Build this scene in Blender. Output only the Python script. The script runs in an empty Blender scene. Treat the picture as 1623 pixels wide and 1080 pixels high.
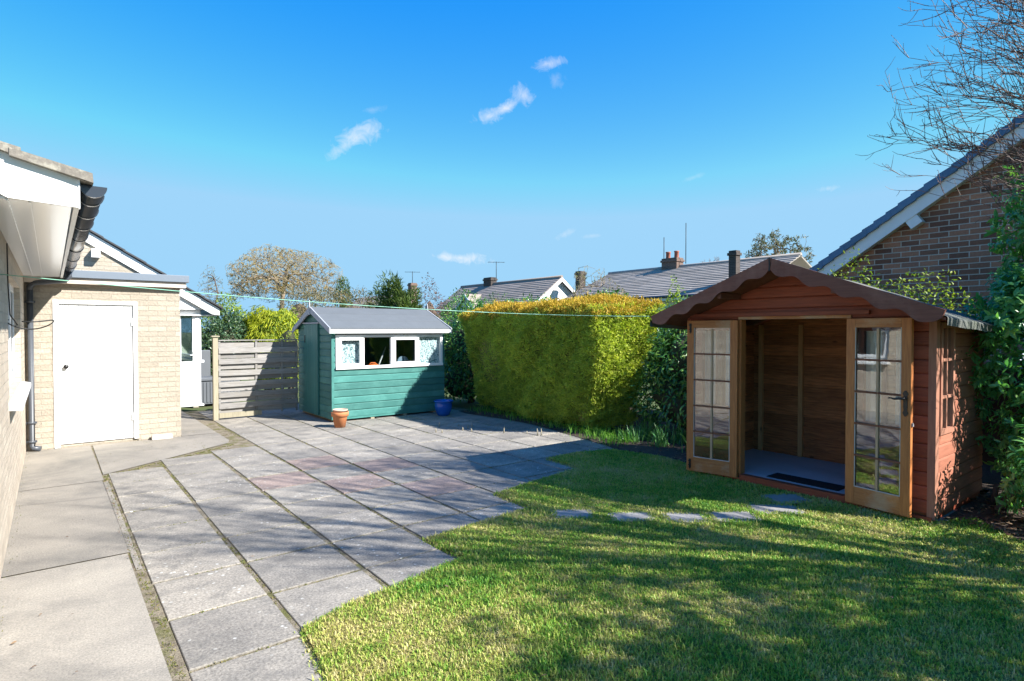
import bpy, bmesh, math, random
import numpy as np
from mathutils import Vector, Matrix
R = math.radians
C = bpy.context.scene.collection
rng = np.random.default_rng(7)
random.seed(7)

# ------------------------------------------------------------------ camera numbers (for the camera, and clouds, far trees, shrubs placed from image pixels)
F, CX, CY, HZ, EYE, VX = 930., 811.5, 540., 523., 1.6, 80.
PITCH = math.atan((CY - HZ) / F)
YAW = math.atan((CX - VX) / math.hypot(F, CY - HZ))
SUN_EL, SUN_AZ = R(37), R(150)            # azimuth clockwise from +Y

# ------------------------------------------------------------------ tags
def tag(o, label=None, cat=None, group=None, kind=None):
    if label: o['label'] = label
    if cat: o['category'] = cat
    if group: o['group'] = group
    if kind: o['kind'] = kind
    return o

def thing(name, loc, label, cat, group=None):
    o = bpy.data.objects.new(name, None); C.objects.link(o)
    o.location = loc; o.empty_display_size = .2
    return tag(o, label, cat, group)

def root_loc(o):
    while o.parent: o = o.parent
    return Vector(o.location)

def copy_tree(o, parent=None):
    c = o.copy(); C.objects.link(c); c.parent = parent
    for ch in list(o.children): copy_tree(ch, c)
    return c

# ------------------------------------------------------------------ node helpers
def new_mat(name):
    m = bpy.data.materials.new(name); m.use_nodes = True
    nt = m.node_tree; nt.nodes.clear()
    out = nt.nodes.new('ShaderNodeOutputMaterial')
    return m, nt, out

class NT:
    def __init__(s, nt): s.nt = nt
    def n(s, t, **k):
        x = s.nt.nodes.new(t)
        for a, b in k.items(): setattr(x, a, b)
        return x
    def l(s, a, b): s.nt.links.new(a, b)
    def val(s, sock, v):
        if isinstance(v, bpy.types.NodeSocket): s.l(v, sock)
        else: sock.default_value = v
    def math(s, op, a, b=0., clamp=False):
        x = s.n('ShaderNodeMath', operation=op, use_clamp=clamp); s.val(x.inputs[0], a); s.val(x.inputs[1], b); return x.outputs[0]
    def mix(s, f, a, b, mode='MIX'):
        x = s.n('ShaderNodeMix', data_type='RGBA', blend_type=mode)
        s.val(x.inputs[0], f); s.val(x.inputs[6], c4(a)); s.val(x.inputs[7], c4(b)); return x.outputs[2]
    def ramp(s, f, stops, interp='LINEAR'):
        x = s.n('ShaderNodeValToRGB'); s.l(f, x.inputs[0]); e = x.color_ramp.elements; x.color_ramp.interpolation = interp
        while len(e) < len(stops): e.new(.5)
        for i, (p, c) in enumerate(stops):
            e[i].position = p; e[i].color = c4(c) if not isinstance(c, (int, float)) else (c, c, c, 1)
        return x.outputs[0]
    def coord(s, which='Object', scale=(1, 1, 1), loc=(0, 0, 0), rot=(0, 0, 0)):
        t = s.n('ShaderNodeTexCoord'); m = s.n('ShaderNodeMapping')
        m.inputs['Scale'].default_value = scale; m.inputs['Location'].default_value = loc; m.inputs['Rotation'].default_value = rot
        s.l(t.outputs[which], m.inputs[0]); return m.outputs[0]
    def noise(s, vec, scale=5., detail=4., rough=.55, dist=0.):
        x = s.n('ShaderNodeTexNoise'); s.l(vec, x.inputs['Vector'])
        x.inputs['Scale'].default_value = scale; x.inputs['Detail'].default_value = detail
        x.inputs['Roughness'].default_value = rough; x.inputs['Distortion'].default_value = dist
        return x.outputs['Fac']
    def vor(s, vec, scale=5., feature='F1', rand=1.):
        x = s.n('ShaderNodeTexVoronoi', feature=feature); s.l(vec, x.inputs['Vector']); x.inputs['Scale'].default_value = scale
        x.inputs['Randomness'].default_value = rand
        return x.outputs['Distance']
    def attr(s, name='rnd'):
        x = s.n('ShaderNodeAttribute', attribute_name=name); return x.outputs['Fac']
    def bump(s, h, strength=.3, dist=.01):
        x = s.n('ShaderNodeBump'); s.l(h, x.inputs['Height']); x.inputs['Strength'].default_value = strength; x.inputs['Distance'].default_value = dist
        return x.outputs[0]
    def bsdf(s, col, rough=.7, normal=None, spec=.4, metal=0.):
        x = s.n('ShaderNodeBsdfPrincipled'); s.val(x.inputs['Base Color'], c4(col)); s.val(x.inputs['Roughness'], rough)
        x.inputs['Specular IOR Level'].default_value = spec; x.inputs['Metallic'].default_value = metal
        if normal is not None: s.l(normal, x.inputs['Normal'])
        return x
def c4(c):
    if isinstance(c, bpy.types.NodeSocket): return c
    return (c[0], c[1], c[2], 1.)
def sc(c, k): return tuple(min(1, v * k) for v in c)

def simple(name, col, var=.12, scale=6., rough=.6, bump=.15, bscale=40., rnd=0., spec=.35, dirt=None, dirt_lo=.5, dirt_hi=.75, dscale=2., stretch=(1, 1, 1)):
    m, nt, out = new_mat(name); b = NT(nt)
    v = b.coord('Object', stretch)
    n = b.noise(v, scale)
    c = b.mix(n, sc(col, 1 - var), sc(col, 1 + var))
    if dirt: c = b.mix(b.ramp(b.noise(v, dscale, 6, .65), [(dirt_lo, 0.), (dirt_hi, 1.)]), c, dirt)
    if rnd:
        k = b.math('ADD', b.math('MULTIPLY', b.attr(), 2 * rnd), 1 - rnd)
        c = b.mix(1., c, gray(b, k), 'MULTIPLY')
    nm = b.bump(b.noise(v, bscale, 5), bump, .006) if bump else None
    p = b.bsdf(c, rough, nm, spec); b.l(p.outputs[0], out.inputs[0])
    return m
def gray(b, k):
    x = b.n('ShaderNodeCombineColor'); b.l(k, x.inputs[0]); b.l(k, x.inputs[1]); b.l(k, x.inputs[2]); return x.outputs[0]

def wood(name, col, dark, rough=.6, rnd=.18, grain=1., vertical=False, knots=True, spec=.35, weather=None, bump=.25):
    m, nt, out = new_mat(name); b = NT(nt)
    s = (2.2, 26, 1) if not vertical else (26, 2.2, 1)
    uv0 = b.coord('UV')
    off = b.n('ShaderNodeVectorMath', operation='ADD'); b.l(uv0, off.inputs[0])
    comb = b.n('ShaderNodeCombineXYZ'); r_ = b.attr(); b.l(b.math('MULTIPLY', r_, 37.), comb.inputs[0]); b.l(b.math('MULTIPLY', r_, 91.), comb.inputs[1]); b.l(comb.outputs[0], off.inputs[1])
    mp = b.n('ShaderNodeMapping'); mp.inputs['Scale'].default_value = s; b.l(off.outputs[0], mp.inputs[0])
    g = b.noise(mp.outputs[0], 2.2 * grain, 5, .6, .6)
    c = b.mix(b.ramp(g, [(.3, 0.), (.72, 1.)]), dark, col)
    if knots:
        mk = b.n('ShaderNodeMapping'); mk.inputs['Scale'].default_value = (2.2, 5.5, 1) if not vertical else (5.5, 2.2, 1); b.l(off.outputs[0], mk.inputs[0])
        k = b.vor(mk.outputs[0], 1.4)
        c = b.mix(b.ramp(k, [(.05, .85), (.12, 0.)]), c, sc(dark, .45))
    if weather:
        c = b.mix(b.ramp(b.noise(off.outputs[0], 2.6, 6, .7), [(.46, 0.), (.66, .8)]), c, weather)
    k = b.math('ADD', b.math('MULTIPLY', r_, 2 * rnd), 1 - rnd)
    c = b.mix(1., c, gray(b, k), 'MULTIPLY')
    p = b.bsdf(c, rough, b.bump(g, bump, .003), spec); b.l(p.outputs[0], out.inputs[0])
    return m

def brick(name, c1, c2, mortar, bump=.6, rough=.85, rock=.4, mort=.012, vary=.14):
    m, nt, out = new_mat(name); b = NT(nt)
    uv = b.coord('UV')
    x = b.n('ShaderNodeTexBrick'); b.l(uv, x.inputs['Vector'])
    x.inputs['Scale'].default_value = 1; x.inputs['Brick Width'].default_value = .225; x.inputs['Row Height'].default_value = .075
    x.inputs['Mortar Size'].default_value = mort / 2; x.inputs['Mortar Smooth'].default_value = .3; x.inputs['Bias'].default_value = 0
    x.inputs['Color1'].default_value = c4(c1); x.inputs['Color2'].default_value = c4(c2); x.inputs['Mortar'].default_value = c4(mortar)
    sp = b.n('ShaderNodeSeparateXYZ'); b.l(uv, sp.inputs[0])
    row = b.math('FLOOR', b.math('DIVIDE', sp.outputs[1], .075)); par = b.math('SUBTRACT', 1., b.math('FLOORED_MODULO', row, 2.))
    colm = b.math('FLOOR', b.math('ADD', b.math('DIVIDE', sp.outputs[0], .225), b.math('MULTIPLY', par, .5)))
    cb = b.n('ShaderNodeCombineXYZ'); b.l(colm, cb.inputs[0]); b.l(row, cb.inputs[1])
    wn = b.n('ShaderNodeTexWhiteNoise', noise_dimensions='2D'); b.l(cb.outputs[0], wn.inputs['Vector'])
    tone = b.mix(b.math('MULTIPLY', b.math('SUBTRACT', 1., x.outputs['Fac']), vary), (.5, .5, .5), b.mix(wn.outputs['Value'], (.16, .15, .16), (.80, .78, .74)))
    basec = b.mix(1., x.outputs['Color'], tone, 'OVERLAY')
    n = b.noise(uv, 5, 5); c = b.mix(.35, basec, b.mix(n, (.35, .33, .3), (.75, .72, .68)), 'OVERLAY')
    n2 = b.noise(uv, 38, 5, .65)
    c = b.mix(.3, c, b.mix(b.ramp(n2, [(.3, 0.), (.7, 1.)]), (.3, .29, .28), (.75, .74, .72)), 'OVERLAY')
    h = b.math('SUBTRACT', b.math('MULTIPLY', n2, rock), x.outputs['Fac'])
    p = b.bsdf(c, rough, b.bump(h, bump, .012), .25); b.l(p.outputs[0], out.inputs[0])
    return m

def leaf_mat(name, stops, rough=.45, trans=.35, spec=.4, ramp_pos=None):
    """stops: colours picked per leaf by its own random number"""
    m, nt, out = new_mat(name); b = NT(nt)
    n = len(stops)
    c = b.ramp(b.attr(), [((i + .0) / max(1, n - 1), s) for i, s in enumerate(stops)])
    p = b.bsdf(c, rough, None, spec)
    t = b.n('ShaderNodeBsdfTranslucent'); b.l(b.mix(1., c, (1.0, 1.15, .5), 'MULTIPLY'), t.inputs[0])
    mx = b.n('ShaderNodeMixShader'); mx.inputs[0].default_value = trans
    b.l(p.outputs[0], mx.inputs[1]); b.l(t.outputs[0], mx.inputs[2]); b.l(mx.outputs[0], out.inputs[0])
    return m

def glass_mat(name, tint=(.9, .94, .94), boost=1.0, ior=1.5):
    m, nt, out = new_mat(name); b = NT(nt)
    lw = b.n('ShaderNodeLayerWeight'); lw.inputs[0].default_value = .5
    f = b.math('MULTIPLY', b.math('ADD', b.math('MULTIPLY', b.math('POWER', lw.outputs['Facing'], 4.), .9), .05), boost, True)
    t = b.n('ShaderNodeBsdfTransparent'); t.inputs[0].default_value = c4(tint)
    g = b.n('ShaderNodeBsdfGlossy'); g.inputs[1].default_value = 0.0; g.inputs[0].default_value = (.95, .97, 1, 1)
    wv = b.noise(b.coord('Object'), 3.5, 2)
    b.l(b.bump(wv, .05, .02), g.inputs['Normal'])
    mx = b.n('ShaderNodeMixShader'); b.l(f, mx.inputs[0]); b.l(t.outputs[0], mx.inputs[1]); b.l(g.outputs[0], mx.inputs[2]); b.l(mx.outputs[0], out.inputs[0])
    return m

# ------------------------------------------------------------------ materials
M = {}
M['brick_cream'] = brick('brick_cream', (.372, .335, .282), (.330, .296, .245), (.335, .302, .252), .9, .9, .9)
M['brick_light'] = brick('pale_cream_brick', (.54, .47, .39), (.46, .395, .32), (.47, .42, .35), .9, .9, .9, .012, .12)
M['brick_red'] = brick('brick_red', (.34, .165, .108), (.235, .122, .09), (.47, .43, .385), .5, .85, .3, .014, .75)
M['white'] = simple('white_paint', (.78, .78, .77), .03, 3, .5, .05, 60, spec=.4)
M['upvc'] = simple('white_plastic', (.80, .81, .82), .015, 2, .22, 0, spec=.5)
M['whitewood'] = wood('white_wood', (.80, .80, .79), (.74, .74, .73), .5, .02, 1, True, False, .35, None, .12)
M['fascia_pale'] = simple('fascia_pale', (.62, .54, .47), .06, 3, .6, .05)
M['gutter'] = simple('gutter_plastic', (.035, .042, .055), .1, 4, .22, 0, spec=.6)
M['pipe'] = simple('downpipe_plastic', (.06, .068, .082), .12, 5, .38, .04, spec=.5)
M['flatroof'] = simple('flat_roof_trim', (.16, .19, .23), .08, 4, .45, .06)
M['tile_lichen'] = simple('lichen_roof_tile', (.20, .18, .155), .3, 14, .95, .9, 45, .15, dirt=(.32, .30, .25), dirt_lo=.48, dirt_hi=.62, dscale=16)
M['tile_dark'] = simple('dark_roof_tile', (.055, .055, .06), .2, 8, .8, .3, 30, .2)
M['tile_skylit'] = simple('skylit_blue_roof_tile', (.085, .17, .28), .12, 6, .55, .2, 30, .1, spec=.4)  # blue skylight on the shaded tile edge is painted into the colour
M['tile_far'] = simple('weathered_roof_tile', (.30, .25, .215), .2, 1.2, .9, .3, 20, .16)
M['tile_far_grey'] = simple('grey_roof_tile', (.30, .265, .235), .2, 1.2, .85, .3, 20, .16)
M['render_white'] = simple('white_render', (.74, .74, .73), .04, 2, .8, .1)
M['teal'] = wood('teal_paint', (.048, .19, .168), (.036, .148, .132), .5, .16, 1.2, False, False, .4, (.075, .24, .21), .18)
M['teal_v'] = wood('teal_paint_upright', (.048, .195, .172), (.038, .155, .138), .45, .08, 1.2, True, False, .4, None, .18)
M['felt'] = simple('mineral_felt', (.118, .13, .142), .12, 5, .95, .5, 220, .04, spec=.2)
M['felt_pale'] = simple('weathered_felt', (.14, .148, .135), .2, 6, .95, .5, 150, .05, dirt=(.13, .15, .10), spec=.2)
M['greypaint'] = simple('grey_painted_trim', (.36, .37, .39), .08, 5, .55, .1)
M['fence'] = wood('weathered_grey_wood', (.35, .335, .32), (.20, .19, .18), .85, .2, 1, False, True, .2, (.27, .25, .22), .35)
M['fencepost'] = wood('pale_post_wood', (.36, .325, .235), (.27, .24, .175), .85, .08, 1, True, False, .2, None, .3)
M['darkfence'] = wood('dark_brown_fence', (.075, .045, .032), (.05, .03, .022), .8, .2, 1, False, False, .2)
M['stain'] = wood('red_brown_stain', (.36, .080, .036), (.21, .050, .026), .55, .2, 1, False, True, .35)
M['stain_v'] = wood('red_brown_stain_upright', (.35, .085, .041), (.21, .050, .026), .55, .12, 1, True, False, .35)
M['darkstain'] = wood('dark_brown_stain', (.22, .082, .052), (.15, .053, .035), .6, .1, 1, False, True, .3, (.27, .13, .09))
M['doorwood_v'] = wood('golden_door_wood', (.54, .205, .062), (.35, .115, .036), .5, .1, 1, True, True, .35)
M['doorwood_h'] = wood('golden_door_rail', (.52, .21, .068), (.34, .12, .04), .5, .1, 1, False, True, .35, (.46, .35, .23))
M['doorpale'] = wood('pale_glazing_bar', (.62, .42, .26), (.46, .28, .16), .55, .1, 1, True, False, .3)
M['doorbrown'] = wood('brown_glazing_bar', (.24, .09, .05), (.17, .062, .034), .55, .1, 1, False, False, .3)
M['inner'] = wood('bare_inner_boards', (.54, .205, .078), (.22, .078, .032), .6, .28, 1, False, True, .3)
M['innerstud'] = wood('inner_stud_wood', (.66, .36, .16), (.48, .24, .10), .6, .1, 1, True, True, .3)
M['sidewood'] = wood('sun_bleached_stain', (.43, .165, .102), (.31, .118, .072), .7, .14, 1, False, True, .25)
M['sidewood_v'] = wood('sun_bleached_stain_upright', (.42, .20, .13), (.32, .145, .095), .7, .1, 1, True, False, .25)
M['floor'] = simple('pale_grey_floor', (.46, .46, .50), .08, 3, .6, .05, dirt=(.38, .37, .38))
M['black'] = simple('black_iron', (.012, .012, .013), .1, 4, .35, .1, spec=.5)
M['rubber'] = simple('black_rubber', (.012, .012, .014), .2, 30, .85, .6, 160)
M['steel'] = simple('dull_metal', (.35, .35, .36), .1, 5, .35, 0, spec=.6)
M['terracotta'] = simple('terracotta', (.52, .20, .085), .14, 7, .75, .12, 50, dirt=(.50, .30, .20), dirt_lo=.55)
M['terracotta_pale'] = simple('limey_terracotta', (.55, .40, .30), .15, 9, .85, .2, 50, dirt=(.62, .56, .48))
M['blueglaze'] = simple('blue_glaze', (.012, .095, .42), .2, 5, .12, .05, 12, spec=.6)
M['soil'] = simple('dark_soil', (.060, .043, .032), .5, 30, .95, 1., 60, dirt=(.10, .075, .055), dscale=9)
M['glass'] = glass_mat('clear_glass', (.88, .92, .92), 1.0, 1.5)
M['glass_door'] = glass_mat('old_door_glass', (.92, .95, .95), 2.8, 1.5)
M['curtain'] = simple('white_net', (.74, .76, .78), .08, 3, .9, .1, 90, stretch=(8, 8, .4))
M['room_shade'] = simple('painted_room_shade', (.045, .045, .047), .2, 3, .9, 0)
M['wire'] = simple('black_cable', (.015, .015, .016), .1, 5, .5, 0)
M['line'] = simple('green_plastic_line', (.24, .50, .38), .1, 5, .4, 0)
M['orange'] = simple('orange_plastic', (.75, .16, .03), .1, 8, .4, 0)
M['greyplastic'] = simple('grey_plastic', (.12, .13, .145), .1, 4, .45, .05)
M['bark_pale'] = simple('pale_bark', (.24, .19, .14), .3, 5, .9, .6, 30, stretch=(1, 1, .3))
M['bark'] = simple('brown_bark', (.11, .08, .06), .3, 6, .9, .6, 30, stretch=(1, 1, .3))
M['twig'] = simple('red_brown_twig', (.125, .075, .062), .3, 9, .6, .2, 40)
M['willowtwig'] = simple('yellow_brown_twig', (.30, .23, .10), .3, 1.0, .8, 0)
M['willowtwig2'] = simple('mauve_brown_twig', (.20, .155, .14), .3, 1.0, .8, 0)
M['stone'] = simple('pale_stone', (.55, .5, .44), .15, 8, .9, .4, 40)
M['stepstone'] = simple('pale_grey_stone', (.30, .287, .27), .2, 6, .9, .5, 45, dirt=(.19, .18, .16), dscale=5)
M['petal'] = simple('white_petal', (.78, .76, .78), .05, 9, .6, 0)
M['chimbrick'] = brick('chimney_brick', (.16, .10, .08), (.11, .075, .065), (.25, .22, .2), .4)
M['chimbrick_dark'] = brick('dark_chimney_brick', (.075, .06, .055), (.055, .045, .042), (.12, .11, .1), .4)
M['chimpot'] = simple('chimney_pot_clay', (.35, .12, .08), .15, 5, .8, .1)

# lace-patterned net for the shed
def lace():
    m, nt, out = new_mat('leaf_pattern_net'); b = NT(nt)
    uv = b.coord('UV')
    d = b.vor(uv, 42, 'F1'); n = b.noise(uv, 55, 3)
    f = b.ramp(b.math('ADD', d, b.math('MULTIPLY', n, .6)), [(.86, 0.), (1.0, 1.)])
    c = b.mix(f, (.72, .76, .78), (.17, .27, .29))
    p = b.bsdf(c, .9); b.l(p.outputs[0], out.inputs[0]); return m
M['lace'] = lace()

def slab():
    m, nt, out = new_mat('riven_slab'); b = NT(nt)
    v = b.coord('Object'); a = b.attr(); red = b.attr('red')
    base = b.ramp(a, [(0., (.225, .210, .19)), (.5, (.257, .239, .214)), (1., (.293, .27, .238))])
    base = b.mix(red, base, (.28, .218, .195))
    n = b.noise(v, 2.3, 6, .65)
    c = b.mix(.75, base, b.mix(b.ramp(n, [(.3, 0.), (.7, 1.)]), (.30, .30, .305), (.70, .68, .645)), 'OVERLAY')
    n2 = b.noise(v, 70, 4, .7)
    c = b.mix(.7, c, b.mix(b.ramp(n2, [(.32, 0.), (.68, 1.)]), (.2, .2, .2), (.8, .8, .79)), 'OVERLAY')
    # pale lichen spots
    sp = b.vor(v, 17); gate = b.noise(v, 1.3, 3)
    f = b.math('MULTIPLY', b.ramp(b.math('ADD', sp, b.math('MULTIPLY', b.noise(v, 60, 2), .12)), [(.19, 1.), (.24, 0.)]), b.ramp(gate, [(.48, 0.), (.58, .75)]))
    c = b.mix(f, c, (.62, .62, .58))
    # dark algae
    c = b.mix(b.ramp(b.noise(v, 4.5, 6, .7), [(.50, 0.), (.74, .75)]), c, (.10, .098, .094))
    h = b.math('ADD', b.math('MULTIPLY', b.noise(v, 11, 6, .6), 1.), b.math('MULTIPLY', n2, .35))
    p = b.bsdf(c, .85, b.bump(h, .5, .012), .25); b.l(p.outputs[0], out.inputs[0]); return m
M['slab'] = slab()

def concrete():
    m, nt, out = new_mat('old_concrete'); b = NT(nt)
    v = b.coord('Object'); a = b.attr()
    base = b.ramp(a, [(0., (.222, .204, .18)), (1., (.30, .276, .242))])
    n = b.noise(v, 1.7, 6, .65)
    c = b.mix(.55, base, b.mix(b.ramp(n, [(.3, 0.), (.7, 1.)]), (.34, .34, .34), (.66, .65, .62)), 'OVERLAY')
    n2 = b.noise(v, 90, 4, .7)
    c = b.mix(.5, c, b.mix(b.ramp(n2, [(.32, 0.), (.68, 1.)]), (.22, .22, .22), (.8, .79, .77)), 'OVERLAY')
    c = b.mix(b.ramp(b.vor(v, 55), [(.05, .7), (.12, 0.)]), c, (.2, .18, .16))
    c = b.mix(b.ramp(b.noise(v, .9, 7, .72, .5), [(.50, 0.), (.70, .62)]), c, (.105, .105, .10))
    p = b.bsdf(c, .9, b.bump(b.math('ADD', n2, b.noise(v, 14, 4)), .4, .006), .2); b.l(p.outputs[0], out.inputs[0]); return m
M['concrete'] = concrete()

def joint():
    m, nt, out = new_mat('mossy_joint'); b = NT(nt)
    v = b.coord('Object')
    c = b.mix(b.ramp(b.noise(v, 9, 5, .65), [(.4, 0.), (.6, 1.)]), (.15, .125, .09), (.24, .205, .15))
    c = b.mix(b.ramp(b.noise(v, 5.5, 6, .7), [(.5, 0.), (.64, .85)]), c, (.105, .11, .03))
    c = b.mix(.5, c, b.mix(b.ramp(b.noise(v, 120, 3), [(.35, 0.), (.65, 1.)]), (.15, .15, .15), (.85, .85, .85)), 'OVERLAY')
    p = b.bsdf(c, .95, b.bump(b.noise(v, 80, 4), 1., .01), .15); b.l(p.outputs[0], out.inputs[0]); return m
M['joint'] = joint()

def lawn_cols(b, v):
    n1 = b.noise(v, 1.15, 5, .6, .4); n2 = b.noise(v, 4.2, 4, .6); n3 = b.noise(v, 13, 3, .6)
    f = b.math('ADD', b.math('MULTIPLY', n1, .5), b.math('ADD', b.math('MULTIPLY', n2, .35), b.math('MULTIPLY', n3, .25)))
    return f
def lawn_soil():
    m, nt, out = new_mat('lawn_thatch'); b = NT(nt); v = b.coord('Object')
    f = lawn_cols(b, v)
    c = b.ramp(f, [(.40, (.075, .13, .026)), (.53, (.17, .19, .045)), (.64, (.32, .27, .10))])
    c = b.mix(.6, c, b.mix(b.ramp(b.noise(v, 150, 3), [(.35, 0.), (.65, 1.)]), (.2, .2, .2), (.8, .8, .8)), 'OVERLAY')
    p = b.bsdf(c, .95, b.bump(b.noise(v, 120, 3), 1., .02), .1); b.l(p.outputs[0], out.inputs[0]); return m
M['thatch'] = lawn_soil()
def grass_mat():
    m, nt, out = new_mat('grass_blade'); b = NT(nt); v = b.coord('Object')
    f = b.math('ADD', lawn_cols(b, v), b.math('MULTIPLY', b.math('SUBTRACT', b.attr(), .5), .20))
    c = b.ramp(f, [(.36, (.085, .26, .029)), (.45, (.175, .385, .044)), (.53, (.32, .45, .07)), (.61, (.50, .49, .13)), (.71, (.60, .525, .25))])
    p = b.bsdf(c, .5, None, .3)
    t = b.n('ShaderNodeBsdfTranslucent'); b.l(c, t.inputs[0])
    mx = b.n('ShaderNodeMixShader'); mx.inputs[0].default_value = .35
    b.l(p.outputs[0], mx.inputs[1]); b.l(t.outputs[0], mx.inputs[2]); b.l(mx.outputs[0], out.inputs[0]); return m
M['grass'] = grass_mat()
M['ground'] = simple('rough_grass_ground', (.075, .10, .03), .4, .6, .95, .5, 8, dirt=(.09, .075, .045), dscale=.8)

# foliage
M['goldhedge'] = leaf_mat('golden_hedge_face', [(.29, .37, .065), (.42, .50, .085), (.55, .62, .10), (.70, .68, .12)], .6, .42, .2)
M['goldtop'] = leaf_mat('golden_hedge_top', [(.42, .31, .03), (.55, .37, .045), (.62, .38, .07), (.48, .40, .045)], .6, .3, .2)
M['hedgecore'] = simple('hedge_twiggy_core', (.16, .17, .04), .4, 18, .95, .6, 40)
M['laurel'] = leaf_mat('laurel_leaf', [(.04, .13, .03), (.065, .18, .04), (.10, .24, .05), (.22, .34, .07)], .26, .28, .5)
M['viburnum'] = leaf_mat('viburnum_leaf', [(.055, .20, .08), (.09, .29, .11), (.14, .36, .11), (.32, .50, .13)], .26, .38, .5)
M['shadecore'] = simple('shaded_twig_core', (.045, .048, .026), .4, 10, .95, .3, 20)  # twigs darkened so the colour carries the shade inside the crown
M['holly'] = leaf_mat('holly_leaf', [(.035, .075, .03), (.055, .105, .045), (.09, .15, .065)], .3, .15, .5)
M['chartreuse'] = leaf_mat('bright_yellow_green_leaf', [(.24, .30, .012), (.36, .40, .018), (.46, .47, .025)], .5, .35, .3)
M['lime'] = leaf_mat('lime_leaf', [(.14, .22, .025), (.23, .32, .035), (.33, .38, .05)], .5, .35, .3)
M['conifer'] = leaf_mat('green_conifer_spray', [(.055, .10, .03), (.095, .15, .04), (.15, .20, .05)], .6, .3, .2)
M['brownshrub'] = leaf_mat('brownish_shrub_leaf', [(.13, .12, .06), (.20, .17, .085), (.27, .21, .13)], .7, .3, .2)
M['redshrub'] = leaf_mat('dull_red_leaf', [(.13, .05, .05), (.19, .085, .07), (.15, .11, .06)], .7, .3, .2)
M['eucalyptus'] = leaf_mat('grey_green_leaf', [(.07, .095, .055), (.11, .135, .08), (.17, .17, .09), (.23, .17, .10)], .5, .3, .35)
M['bud'] = leaf_mat('budding_leaf', [(.21, .22, .08), (.28, .27, .11), (.30, .25, .15)], .6, .35, .2)
M['strap'] = leaf_mat('strap_leaf', [(.06, .18, .06), (.10, .27, .085), (.15, .33, .09)], .35, .3, .4)
M['vergegrass'] = leaf_mat('bright_verge_grass', [(.10, .28, .03), (.17, .40, .045), (.25, .45, .07)], .45, .35, .3)
M['moss'] = leaf_mat('joint_weed', [(.09, .13, .022), (.16, .165, .04), (.27, .22, .10)], .7, .3, .2)
M['litter'] = leaf_mat('dead_leaf_litter', [(.10, .055, .035), (.17, .105, .065), (.27, .19, .12)], .8, .15, .2)
M['shade_leaf'] = leaf_mat('evergreen_leaf', [(.03, .08, .02), (.05, .12, .03), (.08, .15, .04)], .4, .25, .4)

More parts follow.
